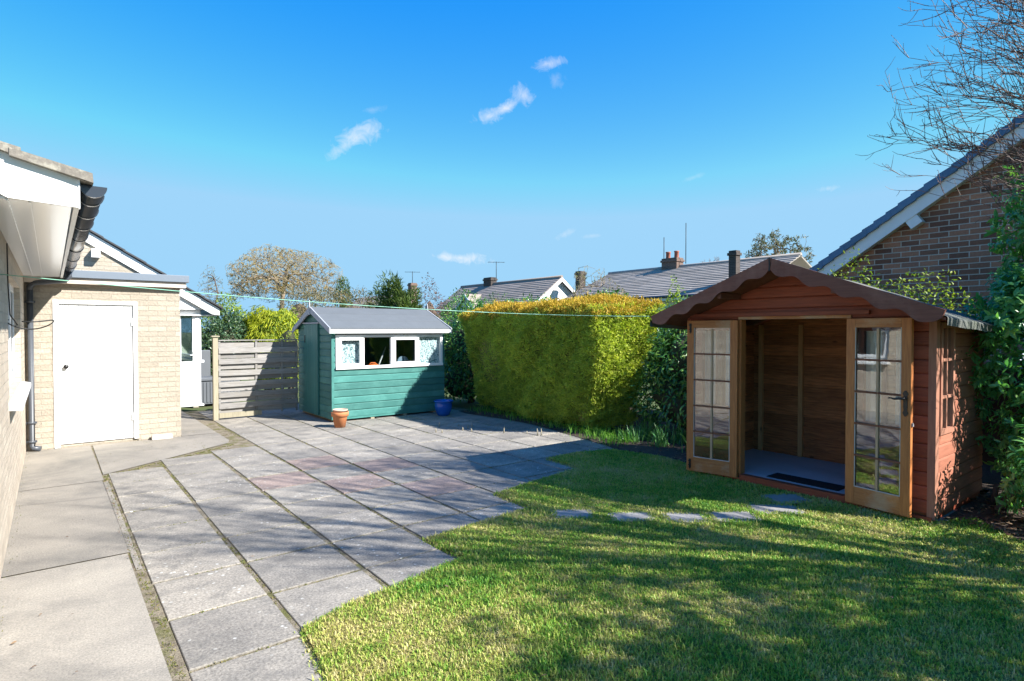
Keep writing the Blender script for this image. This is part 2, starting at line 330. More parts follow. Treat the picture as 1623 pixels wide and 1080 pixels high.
# ------------------------------------------------------------------ mesh builder
class MB:
    def __init__(s): s.v = []; s.f = []; s.r = []; s.m = []; s.rnd = None; s.mi = 0; s.red = []; s.isred = 0.; s.smooth = []; s.sm = False
    def face(s, idx):
        s.f.append(tuple(idx)); s.r.append(s.rnd if s.rnd is not None else random.random()); s.m.append(s.mi); s.red.append(s.isred); s.smooth.append(s.sm)
    def add(s, verts, faces, one=True):
        o = len(s.v); s.v += [tuple(p) for p in verts]
        keep = s.rnd
        if s.rnd is None and one: s.rnd = random.random()
        for f in faces: s.face([i + o for i in f])
        s.rnd = keep; return s
    def box(s, x0, x1, y0, y1, z0, z1):
        return s.add([(x0, y0, z0), (x1, y0, z0), (x1, y1, z0), (x0, y1, z0), (x0, y0, z1), (x1, y0, z1), (x1, y1, z1), (x0, y1, z1)],
                     [(0, 3, 2, 1), (4, 5, 6, 7), (0, 1, 5, 4), (1, 2, 6, 5), (2, 3, 7, 6), (3, 0, 4, 7)])
    def cbox(s, x0, x1, y0, y1, z0, z1, c=.004):
        """box whose upper rim is chamfered"""
        return s.add([(x0, y0, z0), (x1, y0, z0), (x1, y1, z0), (x0, y1, z0), (x0, y0, z1 - c), (x1, y0, z1 - c), (x1, y1, z1 - c), (x0, y1, z1 - c),
                      (x0 + c, y0 + c, z1), (x1 - c, y0 + c, z1), (x1 - c, y1 - c, z1), (x0 + c, y1 - c, z1)],
                     [(0, 3, 2, 1), (8, 9, 10, 11), (0, 1, 5, 4), (1, 2, 6, 5), (2, 3, 7, 6), (3, 0, 4, 7), (4, 5, 9, 8), (5, 6, 10, 9), (6, 7, 11, 10), (7, 4, 8, 11)])
    def prism(s, poly, a, b):
        """poly: list of 3D points (planar); extruded by vector from a*n.. : a,b are offset vectors"""
        n = len(poly); a = Vector(a); b = Vector(b); P = [Vector(p) for p in poly]
        vs = [p + a for p in P] + [p + b for p in P]
        fs = [tuple(range(n))[::-1], tuple(range(n, 2 * n))] + [(i, (i + 1) % n, n + (i + 1) % n, n + i) for i in range(n)]
        # orient
        nrm = Vector((0, 0, 0))
        for i in range(n): nrm += P[i].cross(P[(i + 1) % n])
        if nrm.dot(b - a) < 0: fs = [f[::-1] for f in fs]
        return s.add(vs, fs)
    def beam(s, p, q, w, h, up=(0, 0, 1), taper=1.):
        """rectangular bar from p to q, w sideways, h along up"""
        p = Vector(p); q = Vector(q); d = (q - p).normalized(); u = Vector(up); x = d.cross(u)
        if x.length < 1e-5: x = d.cross(Vector((1, 0, 0)))
        x.normalize(); u = x.cross(d).normalized()
        vs = []
        for c, k in ((p, 1), (q, taper)):
            for sx, su in ((-1, -1), (1, -1), (1, 1), (-1, 1)): vs.append(c + x * sx * w / 2 * k + u * su * h / 2 * k)
        return s.add(vs, [(0, 1, 2, 3), (7, 6, 5, 4), (0, 4, 5, 1), (1, 5, 6, 2), (2, 6, 7, 3), (3, 7, 4, 0)])
    def tube(s, pts, rad, n=8, cap=True):
        pts = [Vector(p) for p in pts]
        if not hasattr(rad, '__len__'): rad = [rad] * len(pts)
        o = len(s.v); keep = s.rnd; s.rnd = random.random() if keep is None else keep; ks = s.sm; s.sm = True
        t0 = (pts[1] - pts[0]).normalized(); ref = Vector((0, 0, 1)) if abs(t0.z) < .9 else Vector((1, 0, 0))
        x = t0.cross(ref).normalized()
        for i, p in enumerate(pts):
            t = (pts[min(i + 1, len(pts) - 1)] - pts[max(i - 1, 0)]).normalized()
            x = (x - t * x.dot(t)).normalized(); y = t.cross(x)
            for k in range(n):
                a = 2 * math.pi * k / n; s.v.append(tuple(p + (x * math.cos(a) + y * math.sin(a)) * rad[i]))
        for i in range(len(pts) - 1):
            for k in range(n):
                s.face((o + i * n + k, o + i * n + (k + 1) % n, o + (i + 1) * n + (k + 1) % n, o + (i + 1) * n + k))
        s.sm = False
        if cap and n > 3:
            s.face([o + k for k in range(n)][::-1]); s.face([o + (len(pts) - 1) * n + k for k in range(n)])
        s.rnd = keep; s.sm = ks; return s
    def lathe(s, prof, c, n=28):
        """prof: (r,z) list; c centre"""
        o = len(s.v); keep = s.rnd; s.rnd = random.random(); s.sm = True
        for r, z in prof:
            for k in range(n):
                a = 2 * math.pi * k / n; s.v.append((c[0] + r * math.cos(a), c[1] + r * math.sin(a), c[2] + z))
        for i in range(len(prof) - 1):
            for k in range(n):
                s.face((o + i * n + k, o + i * n + (k + 1) % n, o + (i + 1) * n + (k + 1) % n, o + (i + 1) * n + k))
        s.sm = False; s.rnd = keep; return s
    def quad(s, a, b, c, d): return s.add([a, b, c, d], [(0, 1, 2, 3)])
    def build(s, name, mats, parent=None, label=None, origin=None, bevel=0.):
        if not isinstance(mats, (list, tuple)): mats = [mats]
        me = bpy.data.meshes.new(name)
        off = root_loc(parent) if parent is not None else Vector(origin or (0, 0, 0))
        V = np.array(s.v, dtype=np.float32).reshape(-1, 3) - np.array(off, dtype=np.float32)
        me.from_pydata(V.tolist(), [], s.f)
        for m in mats: me.materials.append(m)
        me.polygons.foreach_set('material_index', s.m)
        me.polygons.foreach_set('use_smooth', s.smooth)
        at = me.attributes.new('rnd', 'FLOAT', 'FACE'); at.data.foreach_set('value', s.r)
        if any(s.red): at = me.attributes.new('red', 'FLOAT', 'FACE'); at.data.foreach_set('value', s.red)
        uv = me.uv_layers.new(name='UVMap')
        W = np.array(s.v, dtype=np.float64).reshape(-1, 3)
        uvs = np.zeros((len(me.loops), 2)); li = 0
        for f in s.f:
            P = W[list(f)]; n = np.zeros(3)
            for i in range(len(f)): n += np.cross(P[i], P[(i + 1) % len(f)])
            a = np.abs(n - 0); k = int(np.argmax(a))
            ij = ((1, 2), (0, 2), (0, 1))[k]
            uvs[li:li + len(f)] = P[:, ij]; li += len(f)
        uv.data.foreach_set('uv', uvs.astype(np.float32).ravel())
        me.update()
        o = bpy.data.objects.new(name, me); C.objects.link(o)
        if parent is not None: o.parent = parent
        else: o.location = off
        if bevel:
            md = o.modifiers.new('soft_edges', 'BEVEL'); md.width = bevel; md.segments = 2; md.limit_method = 'ANGLE'
        if label: o['label'] = label
        return o

def np_mesh(name, V, tris, quads, rnd, mats, parent=None, origin=None, mat_idx=None, smooth=False):
    me = bpy.data.meshes.new(name)
    off = np.array(root_loc(parent) if parent is not None else (origin or (0, 0, 0)), dtype=np.float32)
    V = np.asarray(V, dtype=np.float32) - off
    nt_, nq = len(tris), len(quads)
    me.vertices.add(len(V)); me.vertices.foreach_set('co', V.ravel())
    L = np.concatenate([np.asarray(tris, dtype=np.int32).ravel(), np.asarray(quads, dtype=np.int32).ravel()])
    me.loops.add(len(L)); me.loops.foreach_set('vertex_index', L)
    st = np.concatenate([np.arange(nt_) * 3, nt_ * 3 + np.arange(nq) * 4]).astype(np.int32)
    me.polygons.add(nt_ + nq); me.polygons.foreach_set('loop_start', st)
    if not isinstance(mats, (list, tuple)): mats = [mats]
    for m in mats: me.materials.append(m)
    if mat_idx is not None: me.polygons.foreach_set('material_index', np.asarray(mat_idx, dtype=np.int32))
    if smooth: me.polygons.foreach_set('use_smooth', np.ones(nt_ + nq, dtype=bool))
    at = me.attributes.new('rnd', 'FLOAT', 'POINT'); at.data.foreach_set('value', np.asarray(rnd, dtype=np.float32))
    me.update(calc_edges=True); me.validate()
    o = bpy.data.objects.new(name, me); C.objects.link(o)
    if parent is not None: o.parent = parent
    else: o.location = Vector(off.tolist())
    return o

def unit(a): return a / np.maximum(np.linalg.norm(a, axis=-1, keepdims=True), 1e-9)

LEAF_HEX = (np.array([(0, 0, 0), (.33, .42, .5), (.33, 0, 0), (.33, -.42, .5), (.68, .36, .4), (.68, 0, 0), (.68, -.36, .4), (1, 0, 0)]),
            np.array([(0, 2, 1), (0, 3, 2), (4, 5, 7), (5, 6, 7)]), np.array([(1, 2, 5, 4), (2, 3, 6, 5)]))
LEAF_RH = (np.array([(0, 0, 0), (.45, .5, .5), (1, 0, 0), (.45, -.5, .5)]), np.array([(0, 2, 1), (0, 3, 2)]), np.zeros((0, 4), int))
def leaves_arrays(pos, d, up, L, Wd, shape=LEAF_HEX, fold=.35, curl=.25, rnd=None):
    """d: leaf direction, up: rough leaf normal"""
    n = len(pos); T, tr, qd = shape; k = len(T)
    d = unit(d); y = unit(np.cross(up, d)); z = np.cross(d, y)
    L = np.broadcast_to(np.asarray(L, float), (n,)); Wd = np.broadcast_to(np.asarray(Wd, float), (n,))
    u = T[:, 0][None] * L[:, None]; v = T[:, 1][None] * Wd[:, None]; w = T[:, 2][None] * Wd[:, None] * fold - curl * (T[:, 0] ** 2)[None] * L[:, None]
    V = pos[:, None] + u[..., None] * d[:, None] + v[..., None] * y[:, None] + w[..., None] * z[:, None]
    base = (np.arange(n) * k)[:, None, None]
    tris = (tr[None] + base).reshape(-1, 3); quads = (qd[None] + base).reshape(-1, 4)
    r = rng.random(n) if rnd is None else rnd
    return V.reshape(-1, 3), tris, quads, np.repeat(r, k)
def leaf_obj(name, pos, d, up, L, Wd, mat, parent=None, shape=LEAF_HEX, fold=.35, curl=.25, origin=None, rnd=None):
    V, t, q, r = leaves_arrays(pos, d, up, L, Wd, shape, fold, curl, rnd)
    return np_mesh(name, V, t, q, r, mat, parent, origin)

def sph(n):
    return unit(rng.normal(size=(n, 3)))
def lump(dirs, seed, k=1.):
    r = np.random.default_rng(seed); s = np.zeros(len(dirs))
    for i in range(9):
        a = r.normal(size=3) * (1.6 + i * .5); p = r.random() * 6.28
        s += np.sin(dirs @ a + p) / (1.2 + i * .35)
    return 1 + k * .12 * s
def blob_points(c, rad, n, seed=0, k=1., shell=(.72, 1.02), zmin=-1.):
    d = sph(n); d = d[d[:, 2] > zmin]; n = len(d)
    s = lump(d, seed, k) * (shell[0] + (shell[1] - shell[0]) * rng.random(n) ** .6)
    p = np.array(c) + d * np.array(rad) * s[:, None]
    return p, unit(d / np.array(rad))
def leafy(name, p, nrm, L, W, mat, parent, droop=.2, shape=LEAF_HEX, out=1., jit=.8, **k):
    n = len(p)
    d = unit(nrm * out + rng.normal(size=(n, 3)) * jit + np.array([0, 0, -droop]))
    up = unit(nrm * .7 + np.array([0, 0, .7]) + rng.normal(size=(n, 3)) * .45)
    return leaf_obj(name, p, d, up, L * (.7 + .6 * rng.random(n)), W * (.7 + .6 * rng.random(n)), mat, parent, shape, **k)

def blob_mesh(name, c, rad, mat, parent, seed=0, k=1., scale=.75, zmin=None):
    """irregular inner mass of twigs behind the leaves, crown shade painted into its colour"""
    bm = bmesh.new(); bmesh.ops.create_icosphere(bm, subdivisions=4, radius=1)
    D = np.array([v.co[:] for v in bm.verts]); s = lump(unit(D), seed, k) * scale
    P = np.array(c) + D * np.array(rad) * s[:, None]
    if zmin is not None: P[:, 2] = np.maximum(P[:, 2], zmin)
    T = np.array([[v.index for v in f.verts] for f in bm.faces]); bm.free()
    return np_mesh(name, P, T, np.zeros((0, 4), int), np.zeros(len(P)), mat, parent, smooth=True)

# branching -------------------------------------------------------
def grow(paths, p, d, L, r, lvl, P, rg):
    n = P['seg'][lvl]; pts = [Vector(p)]; rad = [r]; d = Vector(d).normalized(); wob = P['wob'][lvl]; trop = P['trop'][lvl]
    for i in range(n):
        d = (d + Vector(rg.normal(size=3)) * wob + Vector((0, 0, trop))).normalized()
        pts.append(pts[-1] + d * (L / n))
        if 'keep' in P and lvl > 0 and not P['keep'](pts[-1]): pts.pop(); break
        rad.append(r * (1 - (1 - P['tip'][lvl]) * (i + 1) / n))
    if len(pts) < 3: return
    n = len(pts) - 1
    paths.append((lvl, pts, rad))
    if lvl + 1 >= P['lv']: return
    m = P['n'][lvl]
    for j in range(m):
        f = P['f0'][lvl] + (1 - P['f0'][lvl]) * (j + rg.random() * .9) / m
        x = f * n; i = min(int(x), n - 1); q = pts[i].lerp(pts[i + 1], x - i); dd = (pts[i + 1] - pts[i]).normalized()
        side = dd.cross(Vector(rg.normal(size=3))).normalized()
        if 'bias' in P: side = (side + Vector(P['bias']) * P.get('bk', .5)).normalized()
        a = P['ang'][lvl] * (.7 + .6 * rg.random())
        nd = dd * math.cos(a) + side * math.sin(a)
        grow(paths, q, nd, L * P['lr'][lvl] * (1 - P.get('short', .5) * f) * (.7 + .6 * rg.random()), max(rad[i] * P['rr'][lvl], P['rmin']), lvl + 1, P, rg)
def tubes(paths, sides):
    b = MB()
    for lvl, pts, rad in paths: b.tube(pts, rad, sides[min(lvl, len(sides) - 1)], lvl == 0)
    return b

# ================================================================== SETTING
def sheet(name, poly, z, mat, sub=0):
    b = MB(); b.add([(x, y, z) for x, y in poly], [tuple(range(len(poly)))])
    o = b.build(name, mat); o['kind'] = 'structure'; return o
sheet('ground', [(-400, -400), (400, -400), (400, 400), (-400, 400)], -.06, M['ground'])
LAWN = [(.93, -2.5), (.92, 1.5), (.97, 2.55), (1.04, 3.12), (1.35, 3.24), (1.75, 3.30), (2.06, 3.37), (2.27, 3.40), (2.23, 3.62), (2.22, 3.90), (2.55, 3.93), (2.95, 3.97), (3.36, 4.00), (3.36, 4.28), (3.36, 4.54),
        (3.95, 4.68), (4.40, 4.76), (4.74, 4.80), (4.78, 5.08), (4.80, 5.40), (5.35, 5.44), (5.86, 5.30), (5.98, 4.6), (5.9, 4.15), (5.76, 4.0), (5.76, 1.62), (6.1, 1.45), (5.75, 1.12), (5.6, .5), (5.4, -.4), (5.3, -2.5)]
sheet('joint_bed', [(-.27, -3), (6.6, -3), (6.6, 13.0), (-.27, 13.0)], -.008, M['joint'])['kind'] = 'structure'

def inpoly(x, y, poly=LAWN):
    x = np.asarray(x, float); y = np.asarray(y, float); c = np.zeros(x.shape, bool); n = len(poly)
    for i in range(n):
        x1, y1 = poly[i]; x2, y2 = poly[(i + 1) % n]
        if y1 == y2: continue
        c ^= ((y1 > y) != (y2 > y)) & (x < (x2 - x1) * (y - y1) / (y2 - y1) + x1)
    return c
# paving slabs
ex = [.475, 1.03] + [1.63 + .593 * i for i in range(9)]
ey = [-2.37 + .605 * i for i in range(26)]
b = MB(); REDS = {(1.95, 6.55), (2.5, 5.96), (2.5, 7.14), (3.1, 5.38), (3.1, 6.58), (3.1, 7.83), (3.69, 6.04), (3.69, 7.21), (4.3, 6.66)}
for i in range(len(ex) - 1):
    for j in range(len(ey) - 1):
        x0, x1, y0, y1 = ex[i], ex[i + 1], ey[j], ey[j + 1]; cx, cy = (x0 + x1) / 2, (y0 + y1) / 2
        if cy > 7.75 + (cx - .5) * .70 and cx < 2.1: continue
        if cy > 12.6 or cx > 6.3: continue
        if inpoly(np.array([cx]), np.array([cy]))[0] and all(inpoly(np.array([x0 + .05, x1 - .05, x0 + .05, x1 - .05]), np.array([y0 + .05, y0 + .05, y1 - .05, y1 - .05]))): continue
        g = .008 + .007 * random.random(); w = .018 if i in (0, 1, 2, 3) else .012
        b.isred = 1. if any(abs(cx - a) < .2 and abs(cy - c) < .2 for a, c in REDS) else 0.
        dz = random.uniform(-.003, .004)
        top = y1 - g
        if cx < 2.1:
            lim = 7.75 + (cx - .5) * .70
            top = min(top, lim)
            if top - y0 < .15: continue
        b.cbox(x0 + w * random.uniform(.7, 1.2), x1 - w * random.uniform(.7, 1.2), y0 + g * random.uniform(.6, 1.2), top, -.05, dz * .6, .0035)
b.isred = 0.
tag(b.build('patio', M['slab']), kind='structure')
# concrete path
b = MB()
for y0, y1, rr in ((-3, 4.98, .95), (5.0, 7.55, .25), (7.565, 9.96, .35)):
    b.rnd = rr
    b.add([(-.27, y0, .0), (.428, y0, .0), (.415, y1, .0), (-.27, y1, .0)], [(0, 1, 2, 3)])
b.rnd = .4
b.add([(.44, 7.86, .0), (1.95, 8.98, .0), (2.02, 9.2, .0), (2.02, 9.96, .0), (.44, 9.96, .0)], [(0, 1, 2, 3, 4)])
b.rnd = .3
b.add([(1.54, 9.98, .0), (2.02, 9.98, .0), (2.02, 13.1, .0), (1.54, 13.1, .0)], [(0, 1, 2, 3)])
b.rnd = .5
b.add([(.432, 4.6, -.003), (.468, 4.6, -.003), (.462, 7.5, -.003), (.42, 7.5, -.003)], [(0, 1, 2, 3)])
tag(b.build('concrete_path', M['concrete']), kind='structure')
sheet('lawn', LAWN, .012, M['thatch'])
SOIL = [(6.28, 9.7), (6.2, 9.3), (6.40, 7.9), (6.22, 6.6), (6.0, 5.5), (5.88, 5.25), (6.0, 4.6), (5.9, 4.05), (9.4, 4.05), (9.4, 9.7)]
sheet('soil_bed', SOIL, .006, M['soil'])
sheet('soil_bed', [(5.9, 1.62), (6.05, 1.45), (5.7, 1.12), (5.55, .5), (5.35, -.4), (5.25, -2.5), (9.4, -2.5), (9.4, 4.03), (7.3, 4.03), (7.3, 1.62)], .008, M['soil'])

# grass ---------------------------------------------------------
def scatter(poly, dens, fn=None):
    P = np.array(poly); x0, y0 = P.min(0); x1, y1 = P.max(0); n = int(dens * (x1 - x0) * (y1 - y0))
    x = rng.uniform(x0, x1, n); y = rng.uniform(y0, y1, n); k = inpoly(x, y, poly)
    return x[k], y[k]
def seen(x, y):                      # leave out lawn behind the photographer
    a = np.arctan2(x, y); return (a < 1.46) & (a > -.2) & (np.hypot(x, y) > 1.5)
STEPS = [(3.52, 3.63, .36, .26, 38), (3.86, 3.27, .38, .24, 32), (4.2, 2.97, .36, .26, 40), (4.55, 2.74, .42, .28, 35), (5.02, 2.62, .46, .28, 42), (5.42, 2.72, .40, .30, 30)]
def on_step(x, y, grow_=0.):
    m = np.zeros(len(x), bool)
    for sx, sy, w, h, a in STEPS:
        ca, sa = math.cos(R(-a)), math.sin(R(-a)); u = (x - sx) * ca - (y - sy) * -sa * -1; v = (x - sx) * sa + (y - sy) * ca
        u = (x - sx) * math.cos(R(a)) + (y - sy) * -math.sin(R(a)); v = (x - sx) * math.sin(R(a)) + (y - sy) * math.cos(R(a))
        m |= (np.abs(u) < w / 2 + grow_) & (np.abs(v) < h / 2 + grow_)
    return m
gx, gy = scatter(LAWN, 11500)
EG = []
for (x1_, y1_), (x2_, y2_) in zip(LAWN[:24], LAWN[1:25]):
    m_ = int(math.hypot(x2_ - x1_, y2_ - y1_) * 420); t_ = rng.random(m_); q_ = np.abs(rng.normal(size=m_)) * .018 * (.6 + .8 * rng.random(m_)); ln_ = math.hypot(x2_ - x1_, y2_ - y1_)
    EG.append(np.column_stack([x1_ + (x2_ - x1_) * t_ - (y2_ - y1_) / ln_ * q_, y1_ + (y2_ - y1_) * t_ + (x2_ - x1_) / ln_ * q_]))
EG = np.concatenate(EG); gx = np.concatenate([gx, EG[:, 0]]); gy = np.concatenate([gy, EG[:, 1]]); k = seen(gx, gy) & ~on_step(gx, gy, -.045)
dist = np.hypot(gx, gy); k &= rng.random(len(gx)) < np.clip(1.25 - dist * .085, .5, 1.)
gx, gy, dist = gx[k], gy[k], dist[k]; n = len(gx)
ang = rng.uniform(0, 6.283, n); lean = rng.uniform(.1, 1.1, n)
patch = .5 + .5 * np.sin(gx * 3.1 + np.sin(gy * 2.3) * 1.7) * np.sin(gy * 2.7 + np.sin(gx * 1.9))
hh = (.010 + .017 * rng.random(n)) * (.75 + .6 * patch) * (1 + .9 * (rng.random(n) > .985)); ww = (.0016 + .0016 * rng.random(n)) * (1 + .09 * dist)
dx, dy = np.cos(ang), np.sin(ang); px_, py_ = -dy, dx
base = np.stack([gx, gy, np.where(inpoly(gx, gy), .011, -.003)], 1)
side = np.stack([px_ * ww, py_ * ww, np.zeros(n)], 1)
mid = base + np.stack([dx * hh * lean * .35, dy * hh * lean * .35, hh * .62], 1)
tip = base + np.stack([dx * hh * lean, dy * hh * lean, hh * (1.05 - .35 * lean)], 1)
V = np.stack([base - side, base + side, mid + side * .75, mid - side * .75, tip], 1).reshape(-1, 3)
bi = np.arange(n)[:, None] * 5
go = np_mesh('grass', V, bi + np.array([[3, 2, 4]]), bi + np.array([[0, 1, 2, 3]]), np.repeat(rng.random(n), 5), M['grass'])
tag(go, 'short patchy green and straw coloured lawn grass in front of the summerhouse', 'grass', kind='stuff')

# weeds and moss in the joints
P_ = []
for x in ex[1:]:
    for y in np.arange(2.6, 11., .012):
        if rng.random() < (.30 + .3 * math.sin(y * 2.1 + x * 5)) * (.9 if y > 4.4 else .55): P_.append((x + rng.normal() * .012, y + rng.normal() * .02))
for y in ey:
    if 2.6 < y < 11:
        for x in np.arange(.5, 6., .014):
            if rng.random() < .30 + .30 * max(0, math.sin(x * 2.7 + y * 3.3)): P_.append((x, y + rng.normal() * .010))
for t in np.arange(0, 1, .006): P_.append((.45 + 1.55 * t + rng.normal() * .015, 7.78 + 1.08 * t + rng.normal() * .015))
for y in np.arange(2.6, 7.7, .012):
    if rng.random() < .45: P_.append((.455 + rng.normal() * .01, y))
for y in np.arange(3.2, 9.9, .02):
    if rng.random() < .4: P_.append((-.25 + abs(rng.normal()) * .012, y))
P_ = np.array(P_); P_ = P_[~inpoly(P_[:, 0], P_[:, 1])]
P_ = np.repeat(P_, 5, 0) + rng.normal(size=(len(P_) * 5, 2)) * .010
n = len(P_); pos = np.column_stack([P_, np.full(n, -.010)])
d = np.column_stack([rng.normal(size=(n, 2)) * .9, rng.uniform(.3, 1., n)])
o = leaf_obj('joint_weeds', pos, d, sph(n), .010 + .013 * rng.random(n), .004 + .004 * rng.random(n), M['moss'], None, LEAF_RH)
tag(o, 'dry moss and tiny weeds growing along the joints between the paving slabs', 'weeds', kind='stuff')

# leaf litter on soil and path edge
x1, y1 = scatter([(5.9, 1.5), (5.75, 1.15), (6.4, .8), (7.3, 1.2), (7.3, 1.7), (6.0, 1.6)], 420)
x2, y2 = scatter(SOIL, 90)
x3 = rng.uniform(-.2, 6, 90); y3 = rng.uniform(3, 10, 90); kk = ~inpoly(x3, y3); x3, y3 = x3[kk], y3[kk]
x5 = rng.uniform(1.2, 5.6, 130); y5 = rng.uniform(1., 5., 130); kk = inpoly(x5, y5); x3 = np.concatenate([x3, x5[kk]]); y3 = np.concatenate([y3, y5[kk]])
x4 = rng.uniform(.41, .46, 60); y4 = rng.uniform(4.6, 7.6, 60)
X = np.concatenate([x1, x2, x3, x4]); Y = np.concatenate([y1, y2, y3, y4]); n = len(X)
big = np.concatenate([np.full(len(x1) + len(x2), 1.), np.full(len(x3) + len(x4), .42)])
o = leaf_obj('leaf_litter', np.column_stack([X, Y, np.where(inpoly(X, Y), .032, .014)]), np.column_stack([rng.normal(size=(n, 2)), rng.uniform(0, .35, n)]), np.column_stack([rng.normal(size=(n, 2)) * .4, np.ones(n)]),
             (.03 + .04 * rng.random(n)) * big, (.014 + .02 * rng.random(n)) * big, M['litter'], None, LEAF_HEX)
tag(o, 'dry brown fallen leaves scattered on the soil beds', 'leaves', kind='stuff')

# ================================================================== HOUSE ON THE LEFT
WX = -.27
house = thing('bungalow', (WX, 7, 0), 'cream brick bungalow on the left with white boxed eaves and black gutter', 'house')
b = MB()
WY0, WY1, WZ0, WZ1 = 6.3, 8.75, 1.02, 2.13          # window
for y0, y1, z0, z1 in ((4.35, WY0, 0, 2.32), (WY1, 9.995, 0, 2.32), (WY0, WY1, 0, WZ0), (WY0, WY1, WZ1, 2.32)):
    b.box(WX - .25, WX, y0, y1, z0 - .05, z1)
b.box(-6.5, WX - .252, 4.35, 4.6, -.05, 2.3); b.box(-6.5, -6.25, 4.6, 10, -.05, 2.3)
b.add([(-6.5, 4.35, 2.3), (WX, 4.35, 2.3), (-3.4, 4.35, 3.25)], [(0, 1, 2)])
b.build('wall', M['brick_light'], house)
# lower rear wing seen only in the summerhouse glass
b = MB()
for y0, y1, z0, z1 in ((.6, 1.6, 0, 2.3), (3.5, 4.34, 0, 2.3), (1.6, 3.5, 0, 1.05), (1.6, 3.5, 2.1, 2.3)): b.box(-.95, -.72, y0, y1, z0 - .05, z1)
b.box(-4, -.96, .6, .82, -.05, 2.3)
b.build('wing_wall', M['brick_light'], house)
MB().box(-4, -.62, .5, 4.34, 2.302, 2.40).build('wing_roof', M['flatroof'], house)

def window(parent, X, y0, y1, z0, z1, nx, reveal, sash=(), depth=.06):
    """upvc window in a wall facing +X"""
    xf = X - reveal; b = MB(); w = .065
    b.box(xf - depth, xf, y0, y1, z0, z0 + w); b.box(xf - depth, xf, y0, y1, z1 - w, z1)
    ys = [y0 + (y1 - y0) * i / nx for i in range(nx + 1)]
    for i, y in enumerate(ys):
        a = y - w / 2 if 0 < i < nx else (y if i == 0 else y - w); b.box(xf - depth, xf, a, a + w, z0 + w, z1 - w)
    for i in sash:
        a, c = ys[i] + w / 2 + .01, ys[i + 1] - w / 2 - .01; s = .055; q = xf + .018
        if i == 0: a = ys[0] + w
        if i == nx - 1: c = ys[-1] - w
        b.box(xf, q, a - .02, c + .02, z0 + w - .02, z0 + w + s); b.box(xf, q, a - .02, c + .02, z1 - w - s, z1 - w + .02)
        b.box(xf, q, a - .02, a + s, z0 + w + s, z1 - w - s); b.box(xf, q, c - s, c + .02, z0 + w + s, z1 - w - s)
    f = b.build('window', M['upvc'], parent, bevel=.004)
    g = MB(); g.box(xf - depth * .6, xf - depth * .5, y0 + w, y1 - w, z0 + w, z1 - w); g.build('pane', M['glass'], f)
    g = MB()
    for yc, wd in ((y0 + .28, .42), (y1 - .28, .42)):
        k = 22
        pts = [(xf - .16 + .018 * math.sin(i * 1.9), yc - wd / 2 + wd * i / k) for i in range(k + 1)]
        g.add([(x, y, z) for x, y in pts for z in (z0 + .05, z1 - .05)], [(2 * i, 2 * i + 2, 2 * i + 3, 2 * i + 1) for i in range(k)])
    g.build('curtain', M['curtain'], f)
    g = MB(); g.box(xf - 1.6, xf - 1.5, y0 - .6, y1 + .6, z0 - .4, z1 + .2); g.build('room_shade_panel', M['room_shade'], f)  # near-black panel, the unlit room's darkness painted into its colour
    return f
w1 = window(house, WX, WY0, WY1, WZ0, WZ1, 3, .07, (0, 2))
w2 = window(house, -.72, 1.6, 3.5, 1.05, 2.1, 3, .07, (0,))
b = MB(); b.prism([(WX - .06, WY0 - .06, WZ0 - .075), (WX + .085, WY0 - .06, WZ0 - .085), (WX + .085, WY0 - .06, WZ0 - .03), (WX - .06, WY0 - .06, WZ0 - .002)], (0, 0, 0), (0, WY1 - WY0 + .12, 0))
b.build('sill', M['white'], house, bevel=.006)
# eaves box
EX = .135                                              # outer face of the fascia
b = MB()
nb = 4; xs = [WX + (EX - .03 - WX) * i / nb for i in range(nb + 1)]
for i in range(nb): b.box(xs[i] + .003, xs[i + 1] - .003, 4.13, 9.93, 2.298, 2.312)
for i in range(1, nb): b.box(xs[i] - .0055, xs[i] + .0055, 4.13, 9.93, 2.290, 2.3)
b.build('soffit', M['upvc'], house)
b = MB(); b.box(EX - .025, EX, 4.125, 9.94, 2.285, 2.455); b.build('fascia', M['white'], house)
sl = math.tan(R(17))
b = MB()
def rz(x): return 2.445 + (EX + .02 - x) * sl
b.prism([(EX - .002, 4.1, 2.285), (EX - .002, 4.1, 2.455), (-.9, 4.1, rz(-.9) - .02), (-3.4, 4.1, rz(-3.4) - .02), (-3.4, 4.1, rz(-3.4) - .22), (-.55, 4.1, rz(-.55) - .16), (WX + .1, 4.1, 2.30)], (0, 0, 0), (0, .022, 0))
b.build('bargeboard', M['white'], house)
b = MB(); b.box(EX - .003, EX + .004, 4.092, 4.125, 2.28, 2.458); b.build('corner_cap', M['upvc'], house)
b = MB()                                                # tiled roof: courses with irregular noses
for i in range(11):
    x1 = EX + .065 - i * .31; x0 = x1 - .36; o_ = .035
    for j in range(19):
        y0 = 4.06 + j * .31 + (.006 if i % 2 and j == 0 else 0); y1 = min(y0 + .305, 9.95)
        t = .036 + random.uniform(0, .012); dz = random.uniform(0, .008)
        za, zb = rz(x1) + dz, rz(x0) + dz - .03
        b.add([(x1, y0, za - .01), (x1, y1, za - .01), (x0, y1, zb), (x0, y0, zb), (x1 - .004, y0, za + t), (x1 - .004, y1, za + t), (x0, y1, zb + t), (x0, y0, zb + t)],
              [(0, 3, 2, 1), (4, 5, 6, 7), (0, 1, 5, 4), (1, 2, 6, 5), (2, 3, 7, 6), (3, 0, 4, 7)])
b.add([(EX + .03, 4.06, rz(EX + .03) - .012), (EX + .03, 9.95, rz(EX + .03) - .012), (-3.4, 9.95, rz(-3.4) - .012), (-3.4, 4.06, rz(-3.4) - .012)], [(0, 3, 2, 1)])
b.add([(-3.4, 4.06, rz(-3.4)), (-3.4, 9.95, rz(-3.4)), (-6.9, 9.95, rz(.1)), (-6.9, 4.06, rz(.1))], [(0, 1, 2, 3)])
